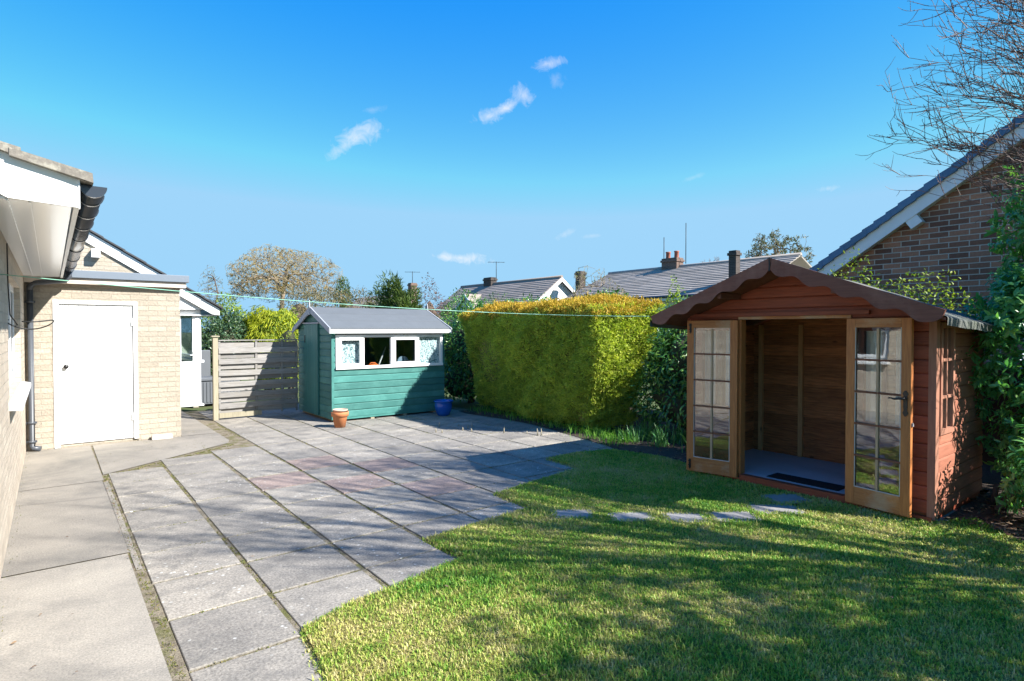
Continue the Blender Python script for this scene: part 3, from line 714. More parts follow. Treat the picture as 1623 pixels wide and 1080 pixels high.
b.build('roof', M['tile_lichen'], house)
# gutter
def halfpipe(b, x, z, r, y0, y1, t=.004, n=12):
    o = len(b.v)
    for y in (y0, y1):
        for rr in (r, r - t):
            for k in range(n + 1):
                a = math.pi + math.pi * k / n; b.v.append((x + rr * math.cos(a), y, z + rr * math.sin(a)))
    m = n + 1; b.rnd = .5; b.sm = True
    for k in range(n):
        b.face((o + k, o + k + 1, o + 2 * m + k + 1, o + 2 * m + k)); b.face((o + m + k, o + 3 * m + k, o + 3 * m + k + 1, o + m + k + 1))
    b.sm = False
    for k in range(n): b.face((o + k, o + m + k, o + m + k + 1, o + k + 1)); b.face((o + 2 * m + k, o + 2 * m + k + 1, o + 3 * m + k + 1, o + 3 * m + k))
    for k in (0, n): b.face((o + k, o + 2 * m + k, o + 3 * m + k, o + m + k))
    b.rnd = None
GX, GZ, GR = EX + .068, 2.425, .062
b = MB(); halfpipe(b, GX, GZ, GR, 4.16, 9.9)
gut = b.build('gutter', M['gutter'], house)
b = MB(); n = 16; arc = [(GX + (GR + .004) * math.cos(math.pi + math.pi * k / n), 4.145, GZ + (GR + .004) * math.sin(math.pi + math.pi * k / n)) for k in range(n + 1)]
b.prism(arc, (0, 0, 0), (0, .02, 0)); b.build('end_cap', M['gutter'], gut)
for y in (4.42, 4.95, 5.55, 6.3, 7.2, 8.2, 9.2):
    b = MB(); halfpipe(b, GX, GZ + .003, GR + .008, y, y + .05, .007); b.build('bracket', M['gutter'], gut)
PX, PY = WX + .062, 9.935
b = MB(); b.tube([(GX, 9.8, GZ - .05), (GX, 9.8, GZ - .12), (GX - .04, 9.82, GZ - .17), (PX + .05, 9.92, 2.215), (PX, PY, 2.17), (PX, PY, 2.1)], .034, 14)
b.build('swan_neck', M['pipe'], gut)
b = MB(); b.tube([(PX, PY, 2.12), (PX, PY, .07), (PX + .015, PY - .01, .045), (PX + .09, PY - .03, .03)], .034, 16)
dp = b.build('downpipe', M['pipe'], house)
for z in (1.95, .36, .11):
    b = MB(); b.tube([(PX, PY, z), (PX, PY, z + .035)], .040, 16); b.box(PX - .055, PX + .055, PY + .005, PY + .04, z + .004, z + .03); b.build('clip', M['pipe'], dp)
# coil of cable on the wall and the washing line
b = MB(); pts = []
for i in range(60):
    a = i / 59 * 5.6 + 2.6; pts.append((WX + .16 + .155 * math.cos(a) - .02, 6.25 + .02 * math.sin(a * 3), 1.655 + .0 + .03 * math.sin(a) + .02 * math.cos(a * 2)))
b.tube(pts, .005, 6)
b.tube([(WX + .012, 6.0, 2.27), (WX + .014, 6.02, 1.95), (WX + .02, 6.1, 1.72), (WX + .06, 6.22, 1.64)], .005, 6)
tag(b.build('cable_loop', M['wire']), 'loop of black cable hanging from the cream wall beside the window', 'cable')
A = Vector((WX - .0, 4.9, 1.965)); B = Vector((5.32, 4.22, 1.765))
# ================================================================== GARAGE
gar = thing('garage', (.7, 10, 0), 'small cream brick outhouse with flat roof and white plank door', 'garage')
b = MB(); DX0, DX1, DZ = .025, .985, 2.0
b.box(WX, DX0, 10, 10.22, -.05, 2.22); b.box(DX1, 1.53, 10, 10.22, -.05, 2.22); b.box(DX0, DX1, 10, 10.22, DZ, 2.22); b.box(DX0, DX1, 10.02, 10.22, -.05, .03)
b.box(1.31, 1.53, 10.22, 13.1, -.05, 2.22)
b.build('wall', M['brick_cream'], gar)
b = MB(); b.box(WX + .001, 1.60, 9.90, 13.1, 2.222, 2.30); b.build('fascia', M['fascia_pale'], gar, bevel=.004)
b = MB(); b.box(WX + .001, 1.635, 9.86, 13.1, 2.302, 2.405); b.build('roof', M['flatroof'], gar, bevel=.006)
b = MB(); b.box(DX0 - .0, DX0 + .065, 9.985, 10.06, .0, DZ); b.box(DX1 - .05, DX1, 9.985, 10.06, .03, DZ); b.box(DX0 + .065, DX1 - .05, 9.985, 10.06, DZ - .05, DZ)
b.build('door_frame', M['white'], gar, bevel=.004)
b = MB(); x = DX0 + .07; nP = 8; wP = (DX1 - .055 - x) / nP
for i in range(nP): b.cbox(x + i * wP + .0015, x + (i + 1) * wP - .0015, 10.012, 10.05, .045, DZ - .055, .002)
door = b.build('door', M['whitewood'], gar)
b = MB(); b.box(x + .12, DX1 - .06, 10.006, 10.0115, 1.70, 1.735)
b.build('hinge_strap', M['white'], door)
b = MB(); b.box(DX1 - .075, DX1 - .055, 9.99, 10.012, 1.66, 1.76); b.box(DX1 - .075, DX1 - .055, 9.99, 10.012, .3, .4); b.build('hinge', M['white'], door)
b = MB(); b.lathe([(.0, .055), (.022, .052), (.03, .04), (.026, .025), (.012, .018), (.012, 0)], (0, 0, 0), 20)
b.v = [(DX0 + .135 + p[0], 10.012 - p[2], 1.10 + p[1]) for p in b.v]
b.build('knob', M['black'], door)
b = MB(); b.cbox(1.14, 1.40, 9.86, 9.965, .004, .065, .008)
tag(b.build('loose_brick', M['stone'], origin=(1.27, 9.91, 0)), 'pale brick lying loose on the concrete at the foot of the outhouse wall', 'brick')
# ================================================================== REAR EXTENSION behind the garage
ext = thing('house_extension', (1, 13.2, 0), 'gabled cream brick extension with white bargeboard and glazed white porch door', 'house')
se = math.tan(R(32)); apx, eve = -.55, 2.72
def ez(x): return 2.06 + (eve - x) * se
b = MB()
b.prism([(-3.4, 13.17, 0), (1.93, 13.17, 0), (1.93, 13.17, ez(1.93) - .1), (apx, 13.17, ez(apx) - .12), (-3.4, 13.17, ez(2 * apx + 3.4) - .12)], (0, 0, 0), (0, .3, 0))
b.box(2.36, 2.46, 13.9, 16.5, -.05, .98)
b.build('wall', M['brick_cream'], ext)
b = MB()
for s_ in (1,):
    b.prism([(eve, 13.12, ez(eve) - .03), (apx, 13.12, ez(apx) - .03), (apx, 13.12, ez(apx) - .25), (eve - .14, 13.12, ez(eve - .14) - .25 + .02), (eve, 13.12, ez(eve) - .16)], (0, 0, 0), (0, .03, 0))
    b.prism([(2 * apx - eve, 13.12, ez(eve) - .03), (apx, 13.12, ez(apx) - .03), (apx, 13.12, ez(apx) - .25), (2 * apx - eve, 13.12, ez(eve) - .22)], (0, 0, 0), (0, .03, 0))
b.box(eve - .02, eve, 13.152, 17, ez(eve) - .17, ez(eve) - .02)
b.build('bargeboard', M['white'], ext)
b = MB(); b.prism([(1.932, 13.19, 2.005), (eve - .03, 13.19, 2.005), (eve - .03, 13.19, ez(eve) - .05), (1.932, 13.19, ez(1.932) - .06)], (0, 0, 0), (0, .03, 0)); b.build('gable_panel', M['white'], ext)
b = MB(); b.box(2.0, eve - .02, 13.23, 17, ez(eve) - .172, ez(eve) - .155); b.build('soffit', M['upvc'], ext)
b = MB(); L = (eve + .06 - apx)
for i in range(10):
    x1 = eve + .06 - i * L / 10; x0 = x1 - L / 10 - .04; t = .028
    yq = 13.06 + .005 * (i % 2); b.prism([(x1, yq, ez(x1) - .004), (x1, yq, ez(x1) + t), (x0, yq, ez(x0) + .012), (x0, yq, ez(x0) - .016)], (0, 0, 0), (0, 4, 0))
b.add([(apx, 13.06, ez(apx)), (apx, 17.06, ez(apx)), (2 * apx - eve, 17.06, ez(eve)), (2 * apx - eve, 13.06, ez(eve))], [(0, 1, 2, 3)])
b.build('roof', M['tile_dark'], ext)
b = MB(); b.beam((.66, 12.98, ez(.66) - .36), (.66, 13.4, ez(.66) - .36), .13, .15); b.beam((-.1, 12.95, ez(-.1) - .80), (-.1, 13.4, ez(-.1) - .80), .15, .15)
b.build('purlin_end', M['white'], ext)
# porch: white door with glass, white side glazing
b = MB(); y = 13.3
b.box(1.935, 2.0, y, y + .07, .1, 2.0); b.box(2.30, 2.40, y, y + .09, .1, 2.0); b.box(2.0, 2.30, y, y + .07, 1.94, 2.0); b.box(1.9, 2.44, y - .08, y + .09, .06, .1)
b.build('porch_frame', M['upvc'], ext, bevel=.004)
b = MB(); b.box(2.0, 2.05, y + .01, y + .06, .1, 1.94); b.box(2.255, 2.30, y + .01, y + .06, .1, 1.94); b.box(2.05, 2.255, y + .01, y + .06, .88, .96); b.box(2.05, 2.255, y + .01, y + .06, 1.88, 1.94)
b.box(2.05, 2.255, y + .01, y + .06, .1, .17); b.box(2.05, 2.255, y + .024, y + .05, .17, .88)
dr = b.build('door', M['upvc'], ext)
MB().box(2.05, 2.255, y + .03, y + .042, .96, 1.88).build('pane', M['glass'], dr)
b = MB(); b.box(2.265, 2.285, y - .004, y + .01, 1.0, 1.16); b.beam((2.275, y - .03, 1.09), (2.20, y - .03, 1.09), .014, .014); b.build('handle', M['upvc'], dr)
b = MB()
b.box(2.36, 2.43, 13.42, 13.5, .98, 2.0); b.box(2.36, 2.43, 14.0, 14.06, .98, 2.0); b.box(2.36, 2.43, 13.5, 15.6, 1.9, 2.0); b.box(2.36, 2.43, 13.5, 15.6, .98, 1.06); b.box(2.30, 2.48, 13.4, 15.6, .93, .978)
b.build('side_window', M['upvc'], ext)
MB().box(1.95, 2.0, 15.5, 15.55, .9, 2.).build('inner_door', M['upvc'], ext)
MB().box(2.39, 2.40, 13.5, 15.6, 1.06, 1.9).build('pane', M['glass'], ext)
b = MB(); b.box(1.9, 2.36, 16.2, 16.25, 0, 2.0); b.build('back_wall', simple('pale_green_wall', (.42, .47, .38), .05, 2, .8, .05), ext)
# storage box and chair back behind the fence
t = thing('storage_box', (2.75, 14.2, 0), 'grey ribbed plastic storage box half hidden behind the fence', 'storage box')
b = MB(); b.box(2.48, 3.3, 14.0, 14.5, 0, .50)
for i in range(12): b.box(2.50 + i * .068, 2.535 + i * .068, 13.985, 13.999, .03, .47)
b.build('body', M['greyplastic'], t); b = MB(); b.cbox(2.46, 3.32, 13.97, 14.53, .505, .57, .02); b.build('lid', M['greyplastic'], t)
t = thing('garden_chair', (2.75, 15.2, 0), 'dark high backed garden chair standing behind the grey storage box', 'chair')
b = MB(); b.cbox(2.52, 2.98, 15.38, 15.42, .45, 1.12, .015); b.build('backrest', M['greyplastic'], t, bevel=.02)
b = MB(); b.box(2.52, 2.98, 14.95, 15.38, .40, .44); b.build('seat', M['greyplastic'], t)
for x in (2.54, 2.96):
    for y in (14.98, 15.36): MB().tube([(x, y, 0), (x, y, .4)], .014, 6).build('leg', M['black'], t)
# ================================================================== FENCE PANEL
fy = 11.4
fen = thing('fence_panel', (2.98, fy, 0), 'weathered grey slatted timber fence panel between the porch and the green shed', 'fence')
MB().cbox(2.245, 2.325, fy - .04, fy + .04, -.03, 1.47, .008).build('post', M['fencepost'], fen)
MB().cbox(2.22, 2.35, fy - .06, fy + .06, 1.472, 1.495, .006).build('post_cap', M['fencepost'], fen)
b = MB()
z = .10; i = 0
while z < 1.36:
    h = random.uniform(.086, .1)
    for front in (0, 1):
        y = fy - .018 - .021 * front if front else fy + .006
        zz = z + (.095 if front else 0) + random.uniform(-.006, .006)
        for (x0, x1) in ((2.335, 2.995), (2.997, 3.72)) if not front else ((2.335, 3.72),):
            if zz + h < 1.40: b.prism([(x0, y, zz + random.uniform(-.006, .006)), (x1, y, zz + random.uniform(-.008, .008)), (x1, y, zz + h + random.uniform(-.006, .006)), (x0, y, zz + h)], (0, 0, 0), (0, .011, 0))
    z += .197
b.build('slats', M['fence'], fen)
for x in (2.35, 2.97, 3.43, 3.70): MB().box(x - .018, x + .018, fy - .016, fy + .004, .06, 1.40).build('batten', M['fence'], fen)
b = MB(); b.box(2.335, 3.73, fy - .035, fy + .03, 1.402, 1.42); b.build('capping_rail', M['fence'], fen)
b = MB(); b.box(2.335, 3.05, fy - .046, fy - .02, .03, .12); b.build('gravel_board', M['fencepost'], fen)

# ================================================================== boards
def clad(b, P, z0, z1, bh, lo, hi, prof, openings=(), flip=False):
    """P(a, z, depth) -> point; boards stacked from z0 to z1, cut to lo(z)..hi(z) and round the openings (a0,a1,z0,z1)"""
    z = z0
    while z < z1 - .005:
        zt = min(z + bh, z1)
        zm = (z + zt) / 2
        cuts = [(None, None)]
        for a0, a1, q0, q1 in openings:
            if q0 < zm < q1:
                new = []
                for s, e in cuts:
                    if (e is not None and e <= a0) or (s is not None and s >= a1): new.append((s, e)); continue
                    new += [(s, a0), (a1, e)]
                cuts = new
        for s, e in cuts:
            vs = []
            for fz, dp in prof:
                zz = z + (zt - z) * fz; L_, H_ = lo(zz), hi(zz)
                a = L_ if s is None else max(s, L_); c = H_ if e is None else min(e, H_)
                if c < a: c = a
                vs += [P(a, zz, dp), P(c, zz, dp)]
            if Vector(vs[0] if vs[0] != vs[1] else vs[-2]) == Vector(vs[1] if vs[0] != vs[1] else vs[-1]): continue
            n = len(prof); fs = [(2 * i, 2 * i + 1, 2 * i + 3, 2 * i + 2) for i in range(n - 1)]
            if flip: fs = [f[::-1] for f in fs]
            b.add(vs, fs)
        z = zt
LOG = [(0, 0), (.0, .012), (.03, .0165), (.2, .0175), (.82, .015), (.92, .012), (.965, .004), (1, .003), (1, 0)]
LAP = [(0, 0), (0, .016), (.06, .018), (.80, .015), (.88, .006), (1, .004), (1, 0)]

# ================================================================== GREEN SHED
SX0, SX1, SY0, SY1 = 3.80, 6.06, 9.85, 11.52
shed = thing('garden_shed', (4.9, 10.7, 0), 'teal green timber garden shed with grey felt roof and wide white window', 'shed')
RY, RZ, EZ = (SY0 + SY1) / 2, 1.99, 1.655
sw = (3.86, 6.0, .91, 1.515)
b = MB()
clad(b, lambda a, z, d: (a, SY0 - d, z), .07, EZ - .01, .122, lambda z: SX0 + .035, lambda z: SX1 - .01, LAP, [sw])
b.box(SX0 + .035, SX1 - .01, SY0 - .012, SY0, .035, .068)
b.build('front_wall', M['teal'], shed)
b = MB()
gl = lambda z: SY0 + max(0, (z - EZ)) / (RZ - EZ) * (RY - SY0) ; gh = lambda z: SY1 - max(0, (z - EZ)) / (RZ - EZ) * (SY1 - RY)
clad(b, lambda a, z, d: (SX0 - d, a, z), .05, RZ - .03, .122, gl, gh, LAP, [], True)
b.box(SX0 - .012, SX0 + .034, SY0 - .02, SY0 + .012, .045, EZ)
b.box(SX0, SX0 + .03, SY0 + .02, SY1, .05, EZ - .03)
b.box(SX1 - .03, SX1, SY0 + .01, SY1, .05, EZ); b.box(SX0 + .03, SX1 - .03, SY1 - .03, SY1, .05, EZ)
b.add([(SX1, SY0, EZ), (SX1, SY1, EZ), (SX1, RY, RZ - .03)], [(0, 1, 2)])
b.build('side_wall', M['teal'], shed)
b = MB(); yy = 10.40; wp = .70 / 6
for i in range(6): b.cbox(SX0 - .048, SX0 - .022, yy + i * wp + .002, yy + (i + 1) * wp - .002, .07, 1.70, .003)
sd = b.build('door', M['teal_v'], shed)
b = MB(); b.box(SX0 - .055, SX0 - .02, yy - .06, yy + .78, 1.71, 1.735); b.build('drip_bar', M['greypaint'], sd)
b = MB(); b.box(SX0 - .058, SX0 - .049, yy + .64, yy + .665, 1.36, 1.5); b.build('handle', M['black'], sd)
# roof
b = MB(); t = .03; ov = .10; ox = .07
for s_ in (-1, 1):
    e = RY + s_ * (RY - SY0 + ov); ze = RZ - (RZ - EZ) / (RY - SY0) * (RY - SY0 + ov)
    k = 3
    for i in range(k):
        f0, f1 = i / k, (i + 1) / k; ya, yb = RY + (e - RY) * f0, RY + (e - RY) * f1; za, zb = RZ + .02 + (ze - RZ) * f0, RZ + .02 + (ze - RZ) * f1; q = .0035 * (k - 1 - i)
        b.prism([(SX0 - ox, ya, za + q), (SX0 - ox, yb, zb + q), (SX0 - ox, yb, zb + q - t), (SX0 - ox, ya, za + q - t)], (0, 0, 0), (SX1 - SX0 + 2 * ox, 0, 0))
b.build('roof', M['felt'], shed)
b = MB()
ze = RZ - (RZ - EZ) / (RY - SY0) * (RY - SY0 + ov)
b.box(SX0 - ox, SX1 + ox, SY0 - ov - .028, SY0 - ov - .003, ze - .075, ze - .012); b.build('eaves_board', M['white'], shed)
b = MB()
for X in (SX0 - ox - .022, SX1 + ox):
    for s_ in (-1, 1):
        e = RY + s_ * (RY - SY0 + ov + .04); z_e = RZ - (RZ - EZ) / (RY - SY0) * (RY - SY0 + ov + .04)
        b = MB(); b.prism([(X, RY, RZ + .035), (X, e, z_e + .035), (X, e, z_e - .065), (X, RY, RZ - .075)], (0, 0, 0), (.02, 0, 0)); b.build('bargeboard', M['greypaint'], shed)
for X in (SX0 - ox - .03, SX1 + ox + .022):
    b = MB(); b.prism([(X, RY - .03, RZ - .12), (X, RY + .03, RZ - .12), (X, RY + .03, RZ + .04), (X, RY + .01, RZ + .15), (X, RY - .01, RZ + .15), (X, RY - .03, RZ + .04)], (-.0, 0, 0), (.012, 0, 0)); b.build('finial', M['greypaint'], shed)
# window
b = MB(); x0, x1, z0, z1 = sw; yf = SY0 - .035; w = .05
b.box(x0, x1, yf, SY0 + .03, z1 - w, z1); b.box(x0, x1, yf - .015, SY0 + .03, z0, z0 + w); b.box(x0, x0 + w, yf, SY0 + .03, z0 + w, z1 - w); b.box(x1 - w, x1, yf, SY0 + .03, z0 + w, z1 - w)
mx = [x0 + .50, x0 + 1.06, x0 + 1.60]
for m_ in mx: b.box(m_ - .022, m_ + .022, yf, SY0 + .03, z0 + w, z1 - w)
for a, c in ((x0 + w, mx[0] - .022), (mx[1] + .022, mx[2] - .022)):
    q = yf - .014; s_ = .05
    b.box(a, c, q, yf + .001, z0 + w + .002, z0 + w + s_); b.box(a, c, q, yf + .001, z1 - w - s_, z1 - w - .002); b.box(a, a + s_, q, yf + .001, z0 + w + s_, z1 - w - s_); b.box(c - s_, c, q, yf + .001, z0 + w + s_, z1 - w - s_)
wf = b.build('window', M['white'], shed, bevel=.003)
pz0, pz1 = z0 + w, z1 - w
for a, c in ((x0 + w, mx[0] - .022), (mx[0] + .022, mx[1] - .022), (mx[1] + .022, mx[2] - .022), (mx[2] + .022, x1 - w)):
    MB().box(a, c, SY0 - .006, SY0 - .002, pz0, pz1).build('pane', M['glass'], wf)
for a, c in ((x0 + w, mx[0] + .04), (mx[2] - .02, x1 - w)):
    b = MB(); k = 18; pts = [(a + (c - a) * i / k, SY0 + .035 + .006 * math.sin(i * 1.7)) for i in range(k + 1)]
    b.add([(x, y, z) for x, y in pts for z in (pz0 - .02, pz1 + .02)], [(2 * i, 2 * i + 2, 2 * i + 3, 2 * i + 1) for i in range(k)])
    lab = 'leaf patterned net curtain at the left end of the green shed window' if a < 5 else 'leaf patterned net curtain at the right end of the green shed window'
    tag(b.build('net_curtain', M['lace'], origin=(a, SY0, 1)), lab, 'curtain', 'net curtains in the shed window')
for x in (3.9, 4.55, 5.2, 5.85): MB().box(x - .035, x + .035, SY0 + .0, SY1, -.01, .035).build('bearer', M['fencepost'], shed)
MB().box(SX0 + .02, SX1 - .02, SY0 + .02, SY1 - .02, .036, .049).build('floor', M['inner'], shed)
MB().box(4.3, 5.5, SY0 + .02, SY0 + .16, .865, .885).build('shelf', M['inner'], shed)
# things on the shelf inside the shed
t = thing('hedge_trimmer', (4.75, SY0 + .09, .886), 'orange power tool lying on the sill inside the green shed window', 'tool')
b = MB(); b.tube([(4.50, SY0 + .09, .93), (4.62, SY0 + .09, .94), (4.72, SY0 + .09, .93)], [.035, .045, .03], 12); b.build('body', M['orange'], t)
b = MB(); b.tube([(4.52, SY0 + .09, .955), (4.56, SY0 + .09, 1.0), (4.64, SY0 + .09, 1.0), (4.70, SY0 + .09, .95)], .010, 8); b.build('handle', M['orange'], t)
b = MB(); b.box(4.70, 4.98, SY0 + .07, SY0 + .10, .905, .95); b.build('blade_guard', M['orange'], t)
b = MB(); b.tube([(4.60, SY0 + .25, .5), (4.97, SY0 + .32, 1.28)], .014, 8)
tag(b.build('grey_pole', M['steel'], origin=(4.6, SY0 + .25, .5)), 'thin grey metal pole leaning inside the green shed behind the glass', 'pole')
b = MB(); b.tube([(5.27, SY0 + .2, .98), (5.27, SY0 + .26, .98)], .12, 20)
tag(b.build('cable_reel', simple('pale_blue_plastic', (.22, .3, .38), .2, 8), origin=(5.27, SY0 + .2, .86)), 'round pale blue reel inside the green shed behind the third pane', 'reel')

# ================================================================== POTS
t = thing('terracotta_pot', (3.72, 9.30, 0), 'terracotta flowerpot standing on the paving at the shed corner', 'flowerpot')
b = MB(); b.lathe([(0, .0), (.085, .0), (.118, .175), (.122, .18), (.136, .182), (.142, .25), (.138, .255), (.124, .252), (.12, .2), (.10, .12), (0, .11)], (3.72, 9.30, .003), 36); b.build('body', M['terracotta'], t)
b = MB(); b.lathe([(.0, .16), (.085, .16), (.112, .268), (.120, .270), (.120, .292), (.112, .294), (.104, .285), (.09, .2), (0, .19)], (3.725, 9.305, .003), 36)
tag(b.build('inner_pot', M['terracotta_pale'], origin=(3.725, 9.305, .16)), 'pale lime stained pot nested inside the terracotta flowerpot', 'flowerpot')
t = thing('glazed_pot', (5.76, 9.40, 0), 'round cobalt blue glazed pot beside the right corner of the green shed', 'plant pot')
b = MB(); b.lathe([(0, 0), (.10, 0), (.112, .01), (.135, .06), (.158, .13), (.165, .19), (.160, .235), (.165, .25), (.185, .262), (.187, .275), (.172, .281), (.155, .27), (.15, .23), (0, .225)], (5.76, 9.40, .003), 44); b.build('body', M['blueglaze'], t)
b = MB(); b.lathe([(0, .246), (.08, .25), (.151, .24)], (5.76, 9.40, .003), 30); b.build('soil', M['soil'], t)

# ================================================================== STEPPING STONES
sl_lab = ['stepping stone in the lawn nearest the patio edge', 'second stepping stone from the patio, half in shade', 'stepping stone in the middle of the row, third from the patio', 'fourth stepping stone from the patio across the lawn', 'large stepping stone just short of the summerhouse step', 'stepping stone tucked against the summerhouse threshold']
for (sx, sy, w, h, a), lb in zip(STEPS, sl_lab):
    b = MB(); pl = []
    for k in range(24):
        q = 2 * math.pi * k / 24; cx_, cy_ = math.cos(q), math.sin(q); e = .42
        u = w / 2 * math.copysign(abs(cx_) ** e, cx_) * random.uniform(.94, 1.03); v = h / 2 * math.copysign(abs(cy_) ** e, cy_) * random.uniform(.94, 1.03)
        ca, sa = math.cos(R(a)), math.sin(R(a)); pl.append((sx + u * ca + v * sa, sy - u * sa + v * ca, 0))
    b.rnd = random.uniform(.3, .9); b.prism(pl, (0, 0, -.03), (0, 0, .0165))
    tag(b.build('stepping_stone', M['stepstone'], origin=(sx, sy, 0)), lb, 'stepping stone', 'stepping stones across the lawn')

# ================================================================== SUMMERHOUSE
HX0, HX1, HY0, HY1 = 5.72, 7.08, 1.65, 4.0
HC = (HY0 + HY1) / 2; RXF = 5.30; RTOP = 2.275; HS = .379
def hz(y, off=0.): return RTOP - abs(y - HC) * HS + off
sh = thing('summerhouse', (HX0, HC, 0), 'red brown timber summerhouse with scalloped bargeboards and open glazed double doors', 'summerhouse')
OP = (2.31, 3.345, .0, 1.705); LW = (3.44, 3.86, .74, 1.63); RW = (1.80, 2.21, .74, 1.63)
b = MB()
lo = lambda z: HY0 + .03 if z < 1.74 else max(HY0 + .03, HC - (RTOP - .105 - z) / HS)
hi = lambda z: HY1 if z < 1.74 else min(HY1, HC + (RTOP - .105 - z) / HS)
clad(b, lambda a, z, d: (HX0 - d, a, z), .07, 1.71, .117, lo, hi, LOG, [OP, LW, RW], True)
clad(b, lambda a, z, d: (HX0 - d, a, z), 1.71, 2.17, .108, lo, hi, LOG, [], True)
b.build('front_wall', M['stain'], sh)
b = MB()
clad(b, lambda a, z, d: (a, HY0 - d, z), .05, 1.665, .117, lambda z: HX0 + .055, lambda z: HX1, LOG, [(5.80, 6.16, .72, 1.66)])
b.build('side_wall', M['sidewood'], sh)
b = MB(); b.box(HX0 - .026, HX0 + .052, HY0 - .028, HY0 + .028, .03, 1.75); b.build('corner_post', M['sidewood_v'], sh)
b = MB(); b.box(HX0 - .026, HX0 + .04, HY1 - .03, HY1 + .012, .03, 1.75); b.build('corner_post', M['stain_v'], sh)
b = MB()                                                            # lining seen through the doors
clad(b, lambda a, z, d: (HX1 - .03 - d * .3, a, z), .08, 2.06, .121, lambda z: max(HY0 + .03, HC - max(0, RTOP - .205 - z) / HS), lambda z: min(HY1 - .03, HC + max(0, RTOP - .205 - z) / HS), LOG, [], True)
clad(b, lambda a, z, d: (a, HY1 - .03 - d * .3, z), .08, 1.66, .121, lambda z: HX0 + .04, lambda z: HX1 - .03, LOG)
b.prism([(HX1 - .008, HY0, .05), (HX1 - .008, HY1, .05), (HX1 - .008, HY1, 1.64), (HX1 - .008, HC, RTOP - .20), (HX1 - .008, HY0, 1.64)], (0, 0, 0), (.02, 0, 0)); b.box(HX0 + .04, HX1 - .01, HY1 - .012, HY1 + .012, .05, 1.66)
b.box(HX0 + .055, 5.80, HY0 + .004, HY0 + .014, .05, 1.66); b.box(6.16, HX1, HY0 + .004, HY0 + .014, .05, 1.66); b.box(5.80, 6.16, HY0 + .004, HY0 + .014, .05, .72); b.box(5.80, 6.16, HY0 + .004, HY0 + .014, 1.655, 1.675)
for y0, y1, z0, z1 in ((LW[1], HY1 - .03, .05, 1.75), (HY0 + .03, RW[0], .05, 1.75), (LW[0], LW[1], .05, LW[2]), (RW[0], RW[1], .05, RW[2]), (OP[1] + .03, LW[0], .05, 1.75), (RW[1], OP[0] - .03, .05, 1.75), (LW[0], LW[1], 1.63, 1.75), (RW[0], RW[1], 1.63, 1.75), (OP[0], OP[1], 1.712, 1.9)):
    b.box(HX0 + .002, HX0 + .012, y0, y1, z0, z1)
b.add([(HX0 + .008, HY0 + .05, 1.755), (HX0 + .008, HY1 - .05, 1.755), (HX0 + .008, HC, RTOP - .12)], [(0, 1, 2)])
b.build('lining', M['inner'], sh)
for y in (3.86, 3.36, 2.55, 1.9): MB().box(HX1 - .075, HX1 - .038, y - .025, y + .025, .085, 1.66).build('stud', M['innerstud'], sh)
MB().box(6.3, 6.345, HY1 - .085, HY1 - .04, .085, 1.66).build('stud', M['innerstud'], sh)
MB().box(HX0 + .025, HX1 - .04, HY0 + .03, HY1 - .03, .055, .082).build('floor', M['floor'], sh)
b = MB(); b.box(HX0 - .045, HX0 - .012, HY0 - .01, HY1, -.02, .05); b.box(HX0 - .012, HX1, HY0 + .0, HY0 + .05, -.02, .045); b.box(HX0 - .012, HX1, HY1 - .05, HY1 - .002, -.02, .045); b.build('base_frame', M['stain'], sh)
b = MB(); b.box(HX0 - .05, HX0 + .024, OP[0], OP[1], .052, .083); b.build('threshold', M['stain'], sh)
for y_ in (OP[1], OP[0] - .035): MB().box(HX0 - .035, HX0 + .05, y_, y_ + .035, .084, 1.705).build('door_jamb', M['doorwood_v'], sh)
b = MB(); b.box(HX0 - .035, HX0 + .05, OP[0] - .035, OP[1] + .035, 1.707, 1.735); b.build('door_head', M['doorwood_h'], sh)
b = MB(); b.box(HX0 - .062, HX0 - .024, 2.12, HY1 - .04, 1.738, 1.775); b.build('rain_strip', M['stain'], sh)
def fwin(parent, y0, y1, z0, z1):
    b = MB(); w = .04
    for a, c, e, f in ((y0, y0 + w, z0, z1), (y1 - w, y1, z0, z1), (y0 + w, y1 - w, z0, z0 + w), (y0 + w, y1 - w, z1 - w, z1)): b.box(HX0 - .03, HX0 + .03, a, c, e, f)
    o = b.build('window', M['stain_v'], parent)
    b = MB(); m = (y0 + y1) / 2; b.box(HX0 - .012, HX0 + .02, m - .011, m + .011, z0 + w, z1 - w); b.build('glazing_bar', M['sidewood_v'], o)
    MB().box(HX0 + .0, HX0 + .004, y0 + w, y1 - w, z0 + w, z1 - w).build('pane', M['glass'], o)
    b = MB(); k = 26; pts = [(HX0 + .07 + .016 * math.sin(i * 1.45), y0 - .02 + (y1 - y0 + .04) * i / k) for i in range(k + 1)]
    b.add([(x, y, z) for x, y in pts for z in (z0 + .03, z1)], [(2 * i, 2 * i + 2, 2 * i + 3, 2 * i + 1) for i in range(k) if not 9 < i < 16])
    b.build('curtain', M['curtain'], o)
fwin(sh, *LW); fwin(sh, *RW)
b = MB(); x0, x1, z0, z1 = 5.80, 6.16, .72, 1.66; w = .045; yo = HY0 - .032
for a, c, e, f in ((x0, x0 + w, z0, z1), (x1 - w, x1, z0, z1), (x0 + w, x1 - w, z0, z0 + w), (x0 + w, x1 - w, z1 - w, z1)): b.box(a, c, yo, HY0 + .02, e, f)
so = b.build('side_window', M['sidewood_v'], sh)
b = MB(); m = (x0 + x1) / 2; b.box(m - .011, m + .011, yo + .008, HY0 + .01, z0 + w, z1 - w)
for f in (1 / 3, 2 / 3): zz = z0 + (z1 - z0) * f; b.box(x0 + w, m - .0115, yo + .006, HY0 + .01, zz - .012, zz + .012); b.box(m + .0115, x1 - w, yo + .006, HY0 + .01, zz - .012, zz + .012)
b.build('glazing_bar', M['sidewood_v'], so)
